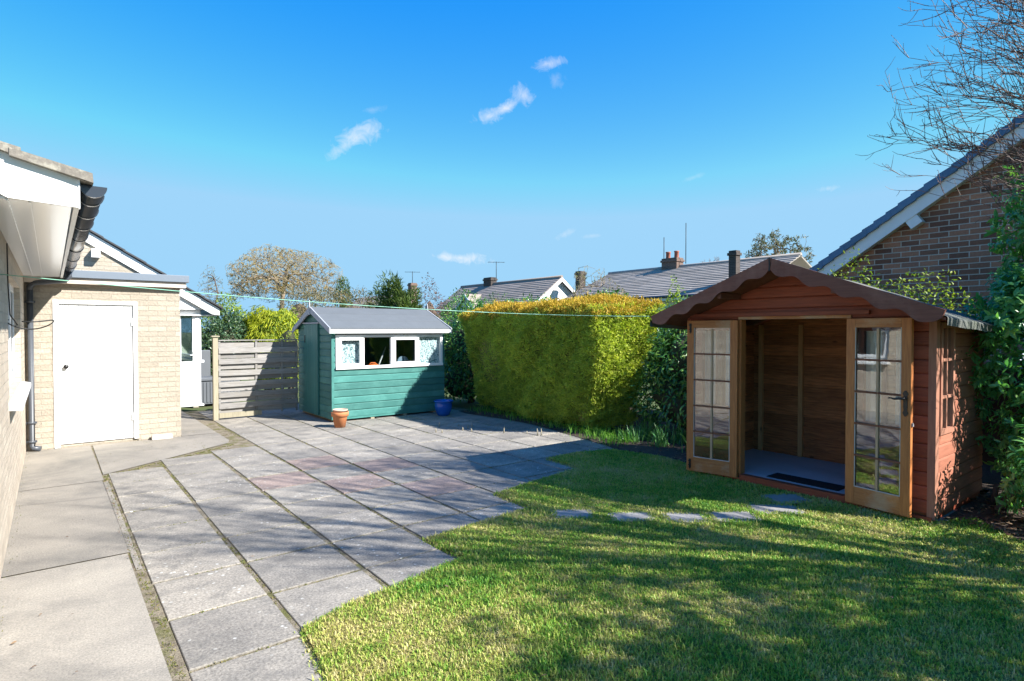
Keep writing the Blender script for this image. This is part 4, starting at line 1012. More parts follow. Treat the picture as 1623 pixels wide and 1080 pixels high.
MB().box(x0 + w, x1 - w, HY0 - .010, HY0 - .006, z0 + w, z1 - w).build('pane', M['glass'], so)
b = MB(); k = 24; pts = [(x0 + (x1 - x0) * i / k, HY0 + .07 + .015 * math.sin(i * 1.5)) for i in range(k + 1)]
b.add([(x, y, z) for x, y in pts for z in (z0, z1)], [(2 * i, 2 * i + 2, 2 * i + 3, 2 * i + 1) for i in range(k) if not 8 < i < 15]); b.build('curtain', M['curtain'], so)
# roof
b = MB(); tk = .022; span = HC - 1.455
for s_ in (-1, 1):
    e = HC + s_ * span
    b.prism([(RXF, HC, RTOP - .062), (RXF, e, hz(e) - .062), (RXF, e, hz(e) - .062 - tk), (RXF, HC, RTOP - .062 - tk)], (0, 0, 0), (HX1 + .12 - RXF, 0, -.085))
b.build('roof', M['darkstain'], sh)
b = MB()
for s_ in (-1, 1):
    e = HC + s_ * (span + .012); ze = hz(e); k = 14
    pr = []
    for i in range(k + 1):
        f = i / k; y = HC + (e - HC) * f; pr.append((y, hz(y) - .05 + .004 * math.sin(f * 23) * (f > .1)))
    pr += [(e + s_ * .006, ze - .065), (e + s_ * .004, ze - .12)]
    vs = [(x, y, z + .003 * math.sin(x * 9 + y * 7) - .085 * (x - RXF) / (HX1 + .12 - RXF)) for x in np.linspace(RXF - .02, HX1 + .13, 9) for y, z in pr]; n = len(pr)
    fs = [(i * n + j, i * n + j + 1, (i + 1) * n + j + 1, (i + 1) * n + j) for i in range(8) for j in range(n - 1)]
    if s_ > 0: fs = [f[::-1] for f in fs]
    b.add(vs, fs)
b.build('roof_felt', M['felt_pale'], sh)
for y in (HC + .55, HC - .55):
    MB().box(RXF + .02, HX0 - .03, y - .02, y + .02, hz(y) - .15, hz(y) - .095).build('purlin_end', M['darkstain'], sh)
for s_ in (1, -1):
    L = span + .005; top, bot = [], []; k = 64; ln = L * math.sqrt(1 + HS * HS)
    for i in range(k + 1):
        f = i / k; y = HC + s_ * f * L; z = hz(y) - .004; wv = .118 + .022 * math.sin(f * ln / .30 * 2 * math.pi - 1.2) - .02 * math.exp(-f * 30)
        if f > .965: wv *= 1 - .35 * ((f - .965) / .035) ** 2
        top.append((RXF - .026, y, z)); bot.append((RXF - .026, y - s_ * wv * HS * .93 * f ** .05 * (f > 0), z - wv * .95))
    bot[0] = (RXF - .026, HC, RTOP - .125)
    b = MB(); vs = []
    for X in (RXF - .026, RXF - .004):
        vs += [(X, p[1], p[2]) for p in top] + [(X, p[1], p[2]) for p in bot]
    n = k + 1; fs = []
    for i in range(k):
        fs += [(i, i + 1, n + i + 1, n + i), (2 * n + i, 3 * n + i, 3 * n + i + 1, 2 * n + i + 1), (i, 2 * n + i, 2 * n + i + 1, i + 1), (n + i, n + i + 1, 3 * n + i + 1, 3 * n + i)]
    fs.append((k, 2 * n + k, 3 * n + k, n + k))
    if s_ > 0: fs = [f[::-1] for f in fs]
    b.add(vs, fs); b.build('bargeboard', M['darkstain'], sh)
b = MB(); b.box(RXF - .032, RXF - .0265, HC - .006, HC + .006, RTOP - .13, RTOP); b.build('joint_cover', M['black'], sh)

def door_leaf(hinge, free, label, left):
    h = Vector(hinge); d = Vector(free) - h; W = d.length; d.normalize(); nrm = Vector((d.y, -d.x)) if left else Vector((-d.y, d.x))
    if nrm.x > 0: nrm = -nrm
    def tr(b): b.v = [(h.x + d.x * u + nrm.x * w, h.y + d.y * u + nrm.y * w, z) for u, w, z in b.v]; return b
    def mk(boxes, name, m, par, bev=0.):
        b = MB()
        for bx in boxes: b.mi = bx[6] if len(bx) > 6 else 0; b.box(*bx[:6])
        # keep faces outward when the mapping mirrors
        if d.x * nrm.y - d.y * nrm.x < 0: b.f = [f[::-1] for f in b.f]
        return tr(b).build(name, m, par, bevel=bev)
    z0, z1, s = .045, 1.70, .078; T = .036
    o = mk([(0, s, 0, T, z0, z1), (W - s, W, 0, T, z0, z1), (s, W - s, .001, T - .001, z0, z0 + .155, 1), (s, W - s, .001, T - .001, z1 - .08, z1, 1)], 'door', [M['doorwood_v'], M['doorwood_h']], sh, .003)
    o['label'] = label
    g0, g1 = z0 + .155, z1 - .08; bars = []
    for i in range(1, 5): zz = g0 + (g1 - g0) * i / 5; bars.append((s, W - s, .004, T - .002, zz - .009, zz + .009))
    for br in bars: mk([br], 'glazing_bar', M['doorbrown'], o)
    for q in range(5): mk([(W / 2 - .010, W / 2 + .010, .006, T - .004, g0 + (g1 - g0) * q / 5 + .0095, g0 + (g1 - g0) * (q + 1) / 5 - .0095)], 'glazing_bar', M['doorpale'], o)
    for i in range(5):
        a, c = g0 + (g1 - g0) * i / 5, g0 + (g1 - g0) * (i + 1) / 5
        mk([(s, W - s, .017, .020, a, c)], 'pane', M['glass_door'], o)
    bead = [(s, s + .007, T - .010, T - .004, g0, g1), (W - s - .007, W - s, T - .010, T - .004, g0, g1), (s + .007, W - s - .007, T - .010, T - .004, g0, g0 + .007)]
    mk(bead, 'putty_bead', M['stone'], o)
    if left:
        for zz in (z0 + .03, z1 - .13):
            mk([(W - .052, W - .028, T, T + .004, zz, zz + .10), (W - .044, W - .036, T + .004, T + .012, zz - .01, zz + .10), (W - .056, W - .024, T + .004, T + .014, zz + .03, zz + .042), (W - .056, W - .024, T + .004, T + .014, zz + .075, zz + .087)], 'bolt', M['black'], o, .002)
    else:
        b = MB(); pl = []
        for z, hw in ((.88, .006), (.895, .016), (.91, .022), (.93, .013), (.955, .016), (1.03, .016), (1.05, .014), (1.065, .022), (1.08, .018), (1.095, .006)): pl.append((hw, z))
        ring = [(W - .04 + a, T + .0005, z) for a, z in pl] + [(W - .04 - a, T + .0005, z) for a, z in pl[::-1]]
        b.prism(ring, (0, 0, 0), (0, .005, 0)); b.tube([(W - .04, T, 1.03), (W - .04, T + .04, 1.03), (W - .06, T + .045, 1.03), (W - .11, T + .045, 1.022), (W - .145, T + .04, 1.03), (W - .155, T + .038, 1.022)], [.009, .009, .010, .008, .006, .007], 10)
        b.tube([(W - .04, T + .005, 1.03), (W - .04, T + .014, 1.03)], .019, 14)
        tr(b).build('handle', M['black'], o)
        mk([(W, W + .012, .008, .02, .80, .83)], 'catch', M['steel'], o)
    return o
door_leaf((5.682, 3.372), (5.575, 3.915), 'left glazed door folded open with two black bolts on its edge', True)
door_leaf((5.682, 2.292), (5.60, 1.755), 'right glazed door folded open with black lever handle', False)
b = MB(); b.cbox(5.80, 6.02, 2.42, 3.12, .083, .092, .003)
tag(b.build('doormat', M['rubber'], origin=(5.9, 2.77, .083)), 'black rubber doormat lying inside the summerhouse doorway', 'doormat')

# washing line
b = MB(); pts = []
A = Vector((WX, 4.95, 1.955)); B = Vector((5.30, 4.24, 1.752))
for i in range(41):
    f = i / 40; p = A.lerp(B, f); p.z -= .075 * 4 * f * (1 - f) * .9; pts.append(p)
b.tube(pts, .0032, 5)
tag(b.build('washing_line', M['line']), 'thin pale green washing line strung from the house wall to the summerhouse eaves', 'washing line')

# ================================================================== CLIPPED GOLDEN HEDGE
hedge = thing('golden_hedge', (6.9, 7.8, 0), 'big clipped golden conifer hedge with flared sides behind the patio', 'hedge')
TFL, TFR, TBL, TBR = (6.40, 9.85, 1.90), (6.18, 5.92, 1.92), (7.45, 9.9, 1.96), (7.30, 5.55, 1.98)
BFL, BFR, BBL, BBR = (6.72, 9.6, .08), (6.50, 6.35, .06), (7.5, 9.4, .1), (7.35, 6.25, .06)
def bil(q, u, v):
    a, b_, c, d = [np.array(p) for p in q]; u = u[:, None]; v = v[:, None]
    return (a * (1 - u) + b_ * u) * (1 - v) + (d * (1 - u) + c * u) * v
def hn(p):
    return .055 * np.sin(p[:, 1] * 2.6 + p[:, 2] * 1.9) * np.sin(p[:, 2] * 3.1 + p[:, 0] * 4) + .03 * np.sin(p[:, 1] * 7.1 + p[:, 2] * 6.3 + 1) + .02 * np.sin(p[:, 1] * 15 + p[:, 0] * 13) * np.sin(p[:, 2] * 17)
HQ = [('face', (BFL, BFR, TFR, TFL), 17000), ('top', (TFL, TFR, TBR, TBL), 12000), ('face', (BFR, BBR, TBR, TFR), 6500), ('face', (BBL, BFL, TFL, TBL), 2200)]
HCN = np.mean(np.array([TFL, TFR, TBL, TBR, BFL, BFR, BBL, BBR]), 0)
def rounded(p, nrm, u, v, kind):
    e = np.minimum(np.minimum(u, 1 - u) * (3.9 if kind != 'e' else 1), np.minimum(v, 1 - v) * 1.9)
    k = np.clip(1 - e / .22, 0, 1) ** 2 * .075
    q = p - nrm * k[:, None]
    if kind == 'top': q[:, 2] += .10 * np.sin(np.clip(u, 0, 1) * np.pi) * .6 + .07 * u * v
    return q
# twiggy inner body
b = MB(); pts = []
IN = .14
def shrink(p):
    p = np.array(p); return tuple(p + (HCN - p) * np.array([.17, .045, .09]))
c8 = [shrink(p) for p in (BFL, BFR, BBR, BBL, TFL, TFR, TBR, TBL)]
b.add(c8, [(0, 3, 2, 1), (4, 5, 6, 7), (0, 1, 5, 4), (1, 2, 6, 5), (2, 3, 7, 6), (3, 0, 4, 7)]); b.build('twigs', M['hedgecore'], hedge)
allp = {'face': [], 'top': []}
for kind, q, n in HQ:
    u, v = rng.random(n), rng.random(n); p = bil(q, u, v)
    q_ = [np.array(x) for x in q]; nrm = unit(np.cross(q_[1] - q_[0], q_[3] - q_[0])[None])
    if ((bil(q, np.array([.5]), np.array([.5])) - HCN) @ nrm[0])[0] < 0: nrm = -nrm
    nn = np.repeat(nrm, n, 0)
    p = rounded(p, nn, u, v, kind) + nn * (hn(p) + rng.normal(size=n) * .03 - .012)[:, None]
    if kind == 'face':                                   # sparse woody patch low on the left of the long face
        hole = ((p[:, 1] - 9.0) / .38) ** 2 + ((p[:, 2] - 1.0) / .42) ** 2
        keep = ~((hole < 1) & (rng.random(n) < .75) & (p[:, 0] < 7.0)); p, nn = p[keep], nn[keep]
    allp[kind].append((p, nn))
for kind in ('face', 'top'):
    p = np.concatenate([a for a, _ in allp[kind]]); nn = np.concatenate([c for _, c in allp[kind]])
    rn = .45 + rng.normal(size=len(p)) * .16
    for sc_, am in ((5.5, .07), (11., .08), (23., .10)):
        for _ in range(3): a_ = rng.normal(size=3) * sc_; rn = rn + am * np.sin(p @ a_ + rng.random() * 6.28)
    deep = rng.random(len(p)) < .10; p = p - nn * (deep * .05)[:, None]
    rn = np.clip(rn, 0, 1)
    p = np.repeat(p, 4, 0) + rng.normal(size=(len(p) * 4, 3)) * .016; nn = np.repeat(nn, 4, 0); rn = np.clip(np.repeat(rn, 4) + rng.normal(size=len(p)) * .15, 0, 1); n = len(p)
    d = unit(nn * .8 + np.array([0, 0, .35]) + rng.normal(size=(n, 3)) * .65)
    leaf_obj('foliage', p, d, sph(n), .028 + .036 * rng.random(n) ** 2 + .05 * (rng.random(n) > .985), .010 + .010 * rng.random(n), M['goldhedge' if kind == 'face' else 'goldtop'], hedge, LEAF_RH, rnd=rn)
b = MB()
for y in (6.9, 7.8, 8.8): b.tube([(7.1, y, -.02), (7.08, y + .03, .35), (7.05, y, .8)], [.06, .05, .045], 8)
b.build('trunk', M['bark'], hedge)

# ================================================================== LEAFY SHRUBS
def sprays(p, nrm, per, L, W, spread, droop=.15, up=.3):
    """leaf rosettes on short shoots"""
    n = len(p); ax = unit(nrm + np.array([0, 0, up]) + rng.normal(size=(n, 3)) * .5)
    P = np.repeat(p, per, 0); A_ = np.repeat(ax, per, 0); k = np.tile(np.arange(per), n)
    P = P + A_ * (k / per * spread)[:, None]
    rad = unit(np.cross(A_, sph(len(P)))); d = unit(rad + A_ * (.35 + .5 * (k / per))[:, None] + np.array([0, 0, -droop]))
    sz = (.65 + .6 * rng.random(len(P)))
    return P, d, unit(A_ + np.array([0, 0, .5])), L * sz, W * sz, np.clip(np.repeat(rng.random(n), per) * .7 + rng.random(len(P)) * .3, 0, 1)
def shrub(name, base, label, cat, blobs, n, L, W, mat, group=None, core=True, per=0, seed=0, spread=.1, droop=.2, zmin=-.6, coremat='shadecore', shape=LEAF_HEX, k=1., shell=(.72, 1.04), stems=True, coresc=.74, jit=.8):
    t = thing(name, base, label, cat, group); PP, NN = [], []
    tot = sum(r[0] * r[1] + r[1] * r[2] + r[0] * r[2] for _, r in blobs)
    for i, (c, r) in enumerate(blobs):
        m = int(n * (r[0] * r[1] + r[1] * r[2] + r[0] * r[2]) / tot)
        p, q = blob_points(c, r, m, seed + i, k, shell, zmin); PP.append(p); NN.append(q)
        if core: blob_mesh('branches', c, r, M[coremat], t, seed + i, k, coresc)  # solid core; the default dark colour paints in shade between the leaves
    p = np.concatenate(PP); q = np.concatenate(NN); kz = p[:, 2] > .02; p, q = p[kz], q[kz]
    if per:
        P, d, up, l, w, rn = sprays(p, q, per, L, W, spread, droop)
        leaf_obj('foliage', P, d, up, l, w, M[mat], t, shape, rnd=rn)
    else: leafy('foliage', p, q, L, W, M[mat], t, droop, shape, jit=jit)
    if stems:
        b = MB(); rg = np.random.default_rng(seed + 50)
        c0 = Vector(blobs[0][0])
        for i in range(5):
            c = Vector(blobs[i % len(blobs)][0]); a = Vector((base[0] + rg.normal() * .12, base[1] + rg.normal() * .12, -.03)); b.tube([a, a.lerp(c, .5) + Vector(rg.normal(size=3)) * .05, c], [.03, .022, .012], 6)
        b.build('stems', M['bark'], t)
    return t
# laurel hedge along the boundary, behind the golden one
for (y, x, z, ry, lab) in ((11.0, 7.45, 1.05, .85, 'dark glossy laurel bush directly right of the green shed'), (9.6, 8.2, 1.1, 1.0, 'laurel bush showing its sunlit top over the left end of the golden hedge'), (7.9, 8.5, 1.12, 1.0, 'laurel bush hidden behind the middle of the golden hedge')):
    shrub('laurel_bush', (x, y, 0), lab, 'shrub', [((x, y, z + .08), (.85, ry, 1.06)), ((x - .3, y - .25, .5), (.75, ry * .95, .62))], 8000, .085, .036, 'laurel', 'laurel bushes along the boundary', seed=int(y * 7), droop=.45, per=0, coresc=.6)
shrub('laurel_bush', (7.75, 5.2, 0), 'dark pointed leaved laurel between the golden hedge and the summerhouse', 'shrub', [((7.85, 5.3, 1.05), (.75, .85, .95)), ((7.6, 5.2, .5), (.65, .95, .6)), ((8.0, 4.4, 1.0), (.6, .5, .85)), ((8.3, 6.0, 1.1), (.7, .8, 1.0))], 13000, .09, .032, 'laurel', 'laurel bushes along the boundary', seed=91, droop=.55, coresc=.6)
# viburnum at the right edge
vib = shrub('viburnum_bush', (6.3, .75, 0), 'large glossy green shrub at the right edge beside the summerhouse', 'shrub',
            [((7.05, 1.30, 1.15), (.46, .32, .50)), ((7.10, 1.28, 1.80), (.42, .32, .44)), ((6.72, 1.30, 1.74), (.30, .24, .26)), ((7.15, 1.14, 2.55), (.42, .34, .56)), ((6.32, .98, .36), (.38, .28, .36)), ((6.95, 1.15, .62), (.42, .30, .42)), ((5.55, .62, .34), (.34, .26, .32)), ((8.0, .75, 1.4), (.75, .55, 1.35))],
            3600, .078, .032, 'viburnum', per=9, seed=33, spread=.10, droop=.30, shell=(.45, 1.18), core=False)
b = MB()
for c in ((5.86, .98, .92), (5.75, 1.0, .58), (5.62, .84, .46), (5.42, .84, .22), (5.84, 1.03, .80), (5.46, .86, .38), (5.96, 1.1, 1.38), (5.78, 1.02, .98)):
    for i in range(26):
        q = Vector(c) + Vector(rng.normal(size=3)) * .022; n_ = Vector(rng.normal(size=3)).normalized(); x = n_.orthogonal().normalized() * .007; y = n_.cross(x)
        b.add([q + x, q + y, q - x, q - y], [(0, 1, 2, 3)])
b.build('blossom', M['petal'], vib)
shrub('golden_shrub', (8.05, 2.95, 0), 'yellow green shrub topping out behind the summerhouse roof', 'shrub', [((8.0, 3.15, 1.72), (.42, .55, .66)), ((8.0, 2.45, 1.62), (.40, .55, .60))], 4200, .045, .026, 'lime', seed=61, droop=.1, k=1.3, core=False, shell=(.3, 1.05))
shrub('young_shrub', (6.75, 1.30, 0), 'small leafy seedling growing by the corner of the summerhouse', 'plant', [((6.75, 1.32, .22), (.09, .09, .2))], 70, .05, .025, 'lime', core=False, seed=5)

# strap-leaved clumps and verge grass beneath the hedge
def clump(x, y, n, h, mat, name, label, cat, group, w=.010, spread=.06):
    a = rng.uniform(0, 6.283, n); ln = rng.uniform(.15, 1.25, n); hh = h * (.55 + .6 * rng.random(n)); k = 6
    bx = x + rng.normal(size=n) * spread; by = y + rng.normal(size=n) * spread
    V = np.zeros((n, k + 1, 2, 3)); s = np.linspace(0, 1, k + 1)
    for i, f in enumerate(s):
        r = hh * ln * f ** 1.5 * .75; z = hh * (f - .42 * ln * f ** 2.6); wd = w * (1 - f ** 2.2) * (.6 + .5 * hh / h) + .0006
        cxp, cyp = bx + np.cos(a) * r, by + np.sin(a) * r
        V[:, i, 0] = np.stack([cxp - np.sin(a) * wd / 2, cyp + np.cos(a) * wd / 2, z], 1); V[:, i, 1] = np.stack([cxp + np.sin(a) * wd / 2, cyp - np.cos(a) * wd / 2, z], 1)
    base = (np.arange(n) * (k + 1) * 2)[:, None]; Q = np.concatenate([base + np.array([[2 * i, 2 * i + 1, 2 * i + 3, 2 * i + 2]]) for i in range(k)])
    o = np_mesh(name, V.reshape(-1, 3), np.zeros((0, 3), int), Q, np.repeat(rng.random(n), (k + 1) * 2), M[mat], None, (x, y, 0))
    return tag(o, label, cat, group)
for x, y, n, h in ((6.55, 5.05, 60, .34), (6.75, 5.5, 55, .32), (6.95, 5.0, 50, .36), (6.5, 5.55, 40, .26), (7.05, 5.6, 45, .30), (6.62, 4.55, 26, .24)):
    clump(x, y, n, h, 'strap', 'bluebell_clump', 'clump of arching strap leaves on the soil between the golden hedge and the summerhouse', 'plant', 'strap leaved clumps by the summerhouse', .013, .07)
for x, y in ((6.62, 9.35), (6.68, 8.9), (6.72, 8.45), (6.66, 8.0), (6.74, 7.6), (6.58, 7.2), (6.66, 6.8), (6.46, 6.45), (6.56, 6.1), (6.34, 5.95), (6.42, 5.6), (6.72, 6.35), (6.2, 5.6)):
    clump(x, y, 85, .15 + .07 * random.random(), 'vergegrass', 'grass_tuft', 'bright green grass tuft growing along the foot of the golden hedge', 'grass tuft', 'grass tufts under the golden hedge', .007, .13)
for x, y in ((5.12, 7.78), (5.18, 7.62), (5.32, 8.2), (5.84, 6.71), (5.80, 6.75), (5.76, 6.95), (5.7, 7.9), (5.75, 7.5), (5.5, 7.2), (5.3, 7.9), (5.45, 8.0), (5.0, 8.3), (4.7, 7.9), (4.75, 7.8)):
    b = MB(); hgt = random.uniform(.04, .085) if (x, y) not in ((5.84, 6.71), (5.80, 6.75)) else .10
    b.tube([(x, y, -.01), (x + random.uniform(-.006, .006), y, hgt)], [.006, .005], 6)
    b.tube([(x + .018, y + .01, -.01), (x + .02, y + .01, hgt * .7)], [.004, .003], 5)
    tag(b.build('dead_stalk', M['fencepost'], origin=(x, y, 0)), 'short dead flower stalk standing in a paving joint on the far patio', 'stalk', 'dead stalks in the paving joints')

# dark boarded fence on the right-hand boundary
t = thing('boundary_fence', (8.75, 2, 0), 'low dark brown boarded fence behind the right side of the summerhouse', 'fence')
b = MB()
for i in range(8): b.prism([(8.70 - .012, -2.5, .02 + i * .14), (8.70 - .012, 4.3, .02 + i * .14), (8.70, 4.3, .17 + i * .14), (8.70, -2.5, .17 + i * .14)], (0, 0, 0), (.014, 0, 0))
b.build('boards', M['darkfence'], t)
for y in (-1.5, .4, 2.3, 4.2): MB().box(8.72, 8.80, y - .04, y + .04, 0, 1.2).build('post', M['darkfence'], t)

# ================================================================== BRICK HOUSE ON THE RIGHT
nb = thing('brick_house', (9.5, 0, 0), 'brown brick neighbouring house with tile verge painted sky-lit blue and white bargeboard on its gable', 'house')
NS = .668; NY, NZ = 4.21, 2.56                                    # a point on the verge line
def vz(y): return NZ + (NY - y) * NS
RYD = 1.45
b = MB()
Yw = 4.75
b.prism([(9.5, Yw, -.05), (9.5, Yw, vz(Yw) - .12), (9.5, RYD, vz(RYD) - .12), (9.5, 2 * RYD - Yw, vz(Yw) - .12), (9.5, 2 * RYD - Yw, -.05)], (0, 0, 0), (.25, 0, 0))
b.box(9.751, 17, Yw - .25, Yw, -.05, vz(Yw) - .1)
b.build('wall', M['brick_red'], nb)
b = MB(); Ye = 5.05
for s_ in (1, -1):
    fy_ = lambda y: y if s_ > 0 else 2 * RYD - y
    b = MB(); b.prism([(9.36, fy_(Ye), vz(Ye) - .03), (9.36, fy_(RYD), vz(RYD) - .03), (9.36, fy_(RYD), vz(RYD) - .23), (9.36, fy_(Ye), vz(Ye) - .23)], (0, 0, 0), (.025, 0, 0)); b.build('bargeboard', M['white'], nb)
b = MB(); b.prism([(9.386, Ye, vz(Ye) - .222), (9.386, RYD, vz(RYD) - .222), (9.386, RYD, vz(RYD) - .205), (9.386, Ye, vz(Ye) - .205)], (0, 0, 0), (.113, 0, 0)); b.build('soffit', M['white'], nb)
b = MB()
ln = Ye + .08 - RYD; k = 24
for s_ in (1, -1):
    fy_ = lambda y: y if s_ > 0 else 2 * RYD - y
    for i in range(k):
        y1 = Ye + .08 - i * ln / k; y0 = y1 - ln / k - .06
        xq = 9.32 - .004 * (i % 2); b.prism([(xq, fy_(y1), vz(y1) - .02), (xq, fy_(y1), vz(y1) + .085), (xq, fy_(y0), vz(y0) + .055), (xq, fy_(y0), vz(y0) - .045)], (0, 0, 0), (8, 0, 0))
b.build('roof', M['tile_skylit'], nb)
b = MB(); yb = 2.96; zb = vz(yb) - .30
b.beam((9.37, yb, zb), (9.52, yb, zb), .16, .14, (0, NS, 1)); b.build('purlin_end', M['white'], nb)

# ================================================================== FAR HOUSES
def rooftiles(b, xr, xe, zr, ze, y0, y1, n, t=.05):
    """courses on the -X slope of a ridge running along Y"""
    for i in range(n):
        f1, f0 = 1 - i / n, 1 - (i + 1.15) / n; f0 = max(f0, 0)
        a = (xr + (xe - xr) * f1, zr + (ze - zr) * f1); c = (xr + (xe - xr) * f0, zr + (ze - zr) * f0)
        m = int((y1 - y0) / 1.2) + 1
        for j in range(m):
            ya = y0 + (y1 - y0) * j / m + (.006 * (i % 2) if j == 0 else 0); yb = y0 + (y1 - y0) * (j + 1) / m; q = random.uniform(0, .012)
            b.prism([(a[0], ya, a[1]), (a[0], ya, a[1] + t + q), (c[0], ya, c[1] + .012), (c[0], ya, c[1] - .03)], (0, 0, 0), (0, yb - ya, 0))
def chimney(par, x, y, z0, z1, w, d, pots=(), mat='chimbrick'):
    b = MB(); b.box(x - w / 2, x + w / 2, y - d / 2, y + d / 2, z0, z1 - .22); b.box(x - w / 2 - .05, x + w / 2 + .05, y - d / 2 - .05, y + d / 2 + .05, z1 - .219, z1 - .10); b.box(x - w / 2, x + w / 2, y - d / 2, y + d / 2, z1 - .099, z1)
    o = b.build('chimney', M[mat], par)
    for dy in pots:
        MB().lathe([(.13, 0), (.12, .3), (.14, .32), (.14, .38), (.11, .38)], (x, y + dy, z1), 14).build('chimney_pot', M['chimpot'], o)
    return o
def aerial(par, x, y, z, h, bars=4):
    b = MB(); b.tube([(x, y, z), (x, y, z + h)], .022, 5)
    if bars:
        b.tube([(x - .5, y + .3, z + h - .05), (x + .5, y - .3, z + h - .05)], .014, 4)
        for i in range(bars):
            f = -.45 + .9 * i / max(1, bars - 1); b.tube([(x + f - .12, y - f * .6 - .22, z + h - .05), (x + f + .12, y - f * .6 + .22, z + h - .05)], .010, 4)
    b.build('aerial', M['wire'], par)
h1 = thing('far_bungalow', (24.6, 31, 0), 'far bungalow with brown tiled roof and bright white gable end behind the hedge', 'house')
b = MB(); b.box(22.5, 26.7, 26.7, 37.4, -.06, 3.0); b.build('wall', M['render_white'], h1)
b = MB(); b.prism([(22.45, 26.6, 0), (26.75, 26.6, 0), (26.75, 26.6, 3.05), (24.6, 26.6, 4.68), (22.45, 26.6, 3.05)], (0, 0, 0), (0, .1, 0)); b.build('gable', M['render_white'], h1)
b = MB(); rooftiles(b, 24.6, 21.95, 4.82, 2.85, 26.35, 37.5, 15)
b.prism([(24.6, 26.35, 4.82), (27.25, 26.35, 2.85), (27.25, 26.35, 2.80), (24.6, 26.35, 4.77)], (0, 0, 0), (0, 11.15, 0))
b.build('roof', M['tile_far'], h1)
MB().tube([(24.6, 26.33, 4.84), (24.6, 37.5, 4.84)], .10, 8).build('ridge', M['tile_far'], h1)
b = MB(); 
for s_ in (-1, 1): b.prism([(24.6, 26.3, 4.80), (24.6 + s_ * 2.62, 26.3, 2.85), (24.6 + s_ * 2.62, 26.3, 2.63), (24.6, 26.3, 4.56)], (0, 0, 0), (0, .04, 0))
b.build('bargeboard', M['white'], h1)
# cross gable on its front slope
b = MB(); yc, zc = 33.3, 4.05; 
b.prism([(22.3, yc - 1.5, 2.6), (22.3, yc + 1.5, 2.6), (22.3, yc, zc - .08)], (0, 0, 0), (.1, 0, 0)); dg = b.build('cross_gable', M['render_white'], h1)
b = MB()
for s_ in (-1, 1): b.prism([(22.1, yc, zc), (22.1, yc + s_ * 1.75, zc - 1.5), (22.1, yc + s_ * 1.75, zc - 1.56), (22.1, yc, zc - .06)], (0, 0, 0), (1.7, 0, 0))
b.build('roof', M['tile_far'], dg)
b = MB()
for s_ in (-1, 1): b.prism([(22.05, yc, zc - .01), (22.05, yc + s_ * 1.72, zc - 1.49), (22.05, yc + s_ * 1.72, zc - 1.70), (22.05, yc, zc - .22)], (0, 0, 0), (.04, 0, 0))
b.build('bargeboard', simple('pale_blue_paint', (.42, .52, .58), .05, 3), dg)
chimney(h1, 24.6, 33.8, 4.5, 5.30, .5, .9, (), 'chimbrick_dark'); aerial(h1, 24.7, 33.2, 5.2, 1.2)
h2 = thing('far_bungalow', (26.6, 18, 0), 'long far bungalow with grey ribbed tile roof and central chimney stack', 'house')
b = MB(); b.box(23.3, 30, 13.2, 24.5, -.06, 3.12); b.build('wall', M['render_white'], h2)
b = MB(); rooftiles(b, 27.1, 22.9, 5.02, 3.18, 13.0, 24.8, 17)
b.prism([(27.1, 13, 5.02), (31.3, 13, 3.18), (31.3, 13, 3.1), (27.1, 13, 4.95)], (0, 0, 0), (0, 11.8, 0)); b.build('roof', M['tile_far_grey'], h2)
MB().tube([(27.1, 13, 5.05), (27.1, 24.8, 5.05)], .10, 8).build('ridge', M['tile_far_grey'], h2)
b = MB(); b.box(22.86, 22.92, 13, 24.8, 2.98, 3.16); b.build('fascia', M['white'], h2)
b = MB(); b.tube([(22.80, 13, 3.16), (22.80, 24.8, 3.16)], .06, 8); b.build('gutter', M['gutter'], h2)
chimney(h2, 27.1, 20.1, 4.7, 5.55, .6, 1.0, (-.28, .28)); aerial(h2, 27.2, 20.75, 5.3, 1.5, 0); aerial(h2, 27.2, 19.3, 5.2, 2.2, 0)
chimney(h2, 24.2, 14.6, 3.4, 5.15, .34, .36, (), 'chimbrick_dark')
chimney(h2, 25.0, 25.15, 2.0, 5.1, .42, .42, (), 'chimbrick_dark')
h3 = thing('far_bungalow', (20, 38, 0), 'small far bungalow with pinkish gable and a tall dark chimney, left of the other roofs', 'house')
b = MB(); b.box(18.6, 22.6, 40, 47, -.06, 2.8); b.prism([(18.6, 39.95, 2.8), (22.6, 39.95, 2.8), (20.6, 39.95, 4.1)], (0, 0, 0), (0, .1, 0)); b.build('wall', simple('pink_render', (.42, .30, .27), .05, 2), h3)
b = MB()
for s_ in (-1, 1): b.prism([(20.6, 39.7, 4.3), (20.6 + s_ * 2.5, 39.7, 2.7), (20.6 + s_ * 2.5, 39.7, 2.55), (20.6, 39.7, 4.15)], (0, 0, 0), (0, 7.5, 0))
b.build('roof', M['tile_far'], h3)
b = MB()
for s_ in (-1, 1): b.prism([(20.6, 39.6, 4.28), (20.6 + s_ * 2.5, 39.6, 2.68), (20.6 + s_ * 2.5, 39.6, 2.42), (20.6, 39.6, 4.02)], (0, 0, 0), (0, .06, 0))
b.build('bargeboard', simple('pale_pink_paint', (.62, .48, .46), .05, 3), h3)
chimney(h3, 22.0, 40.4, 3.2, 5.2, .5, .5); aerial(h3, 22.0, 40.4, 5.2, .9)

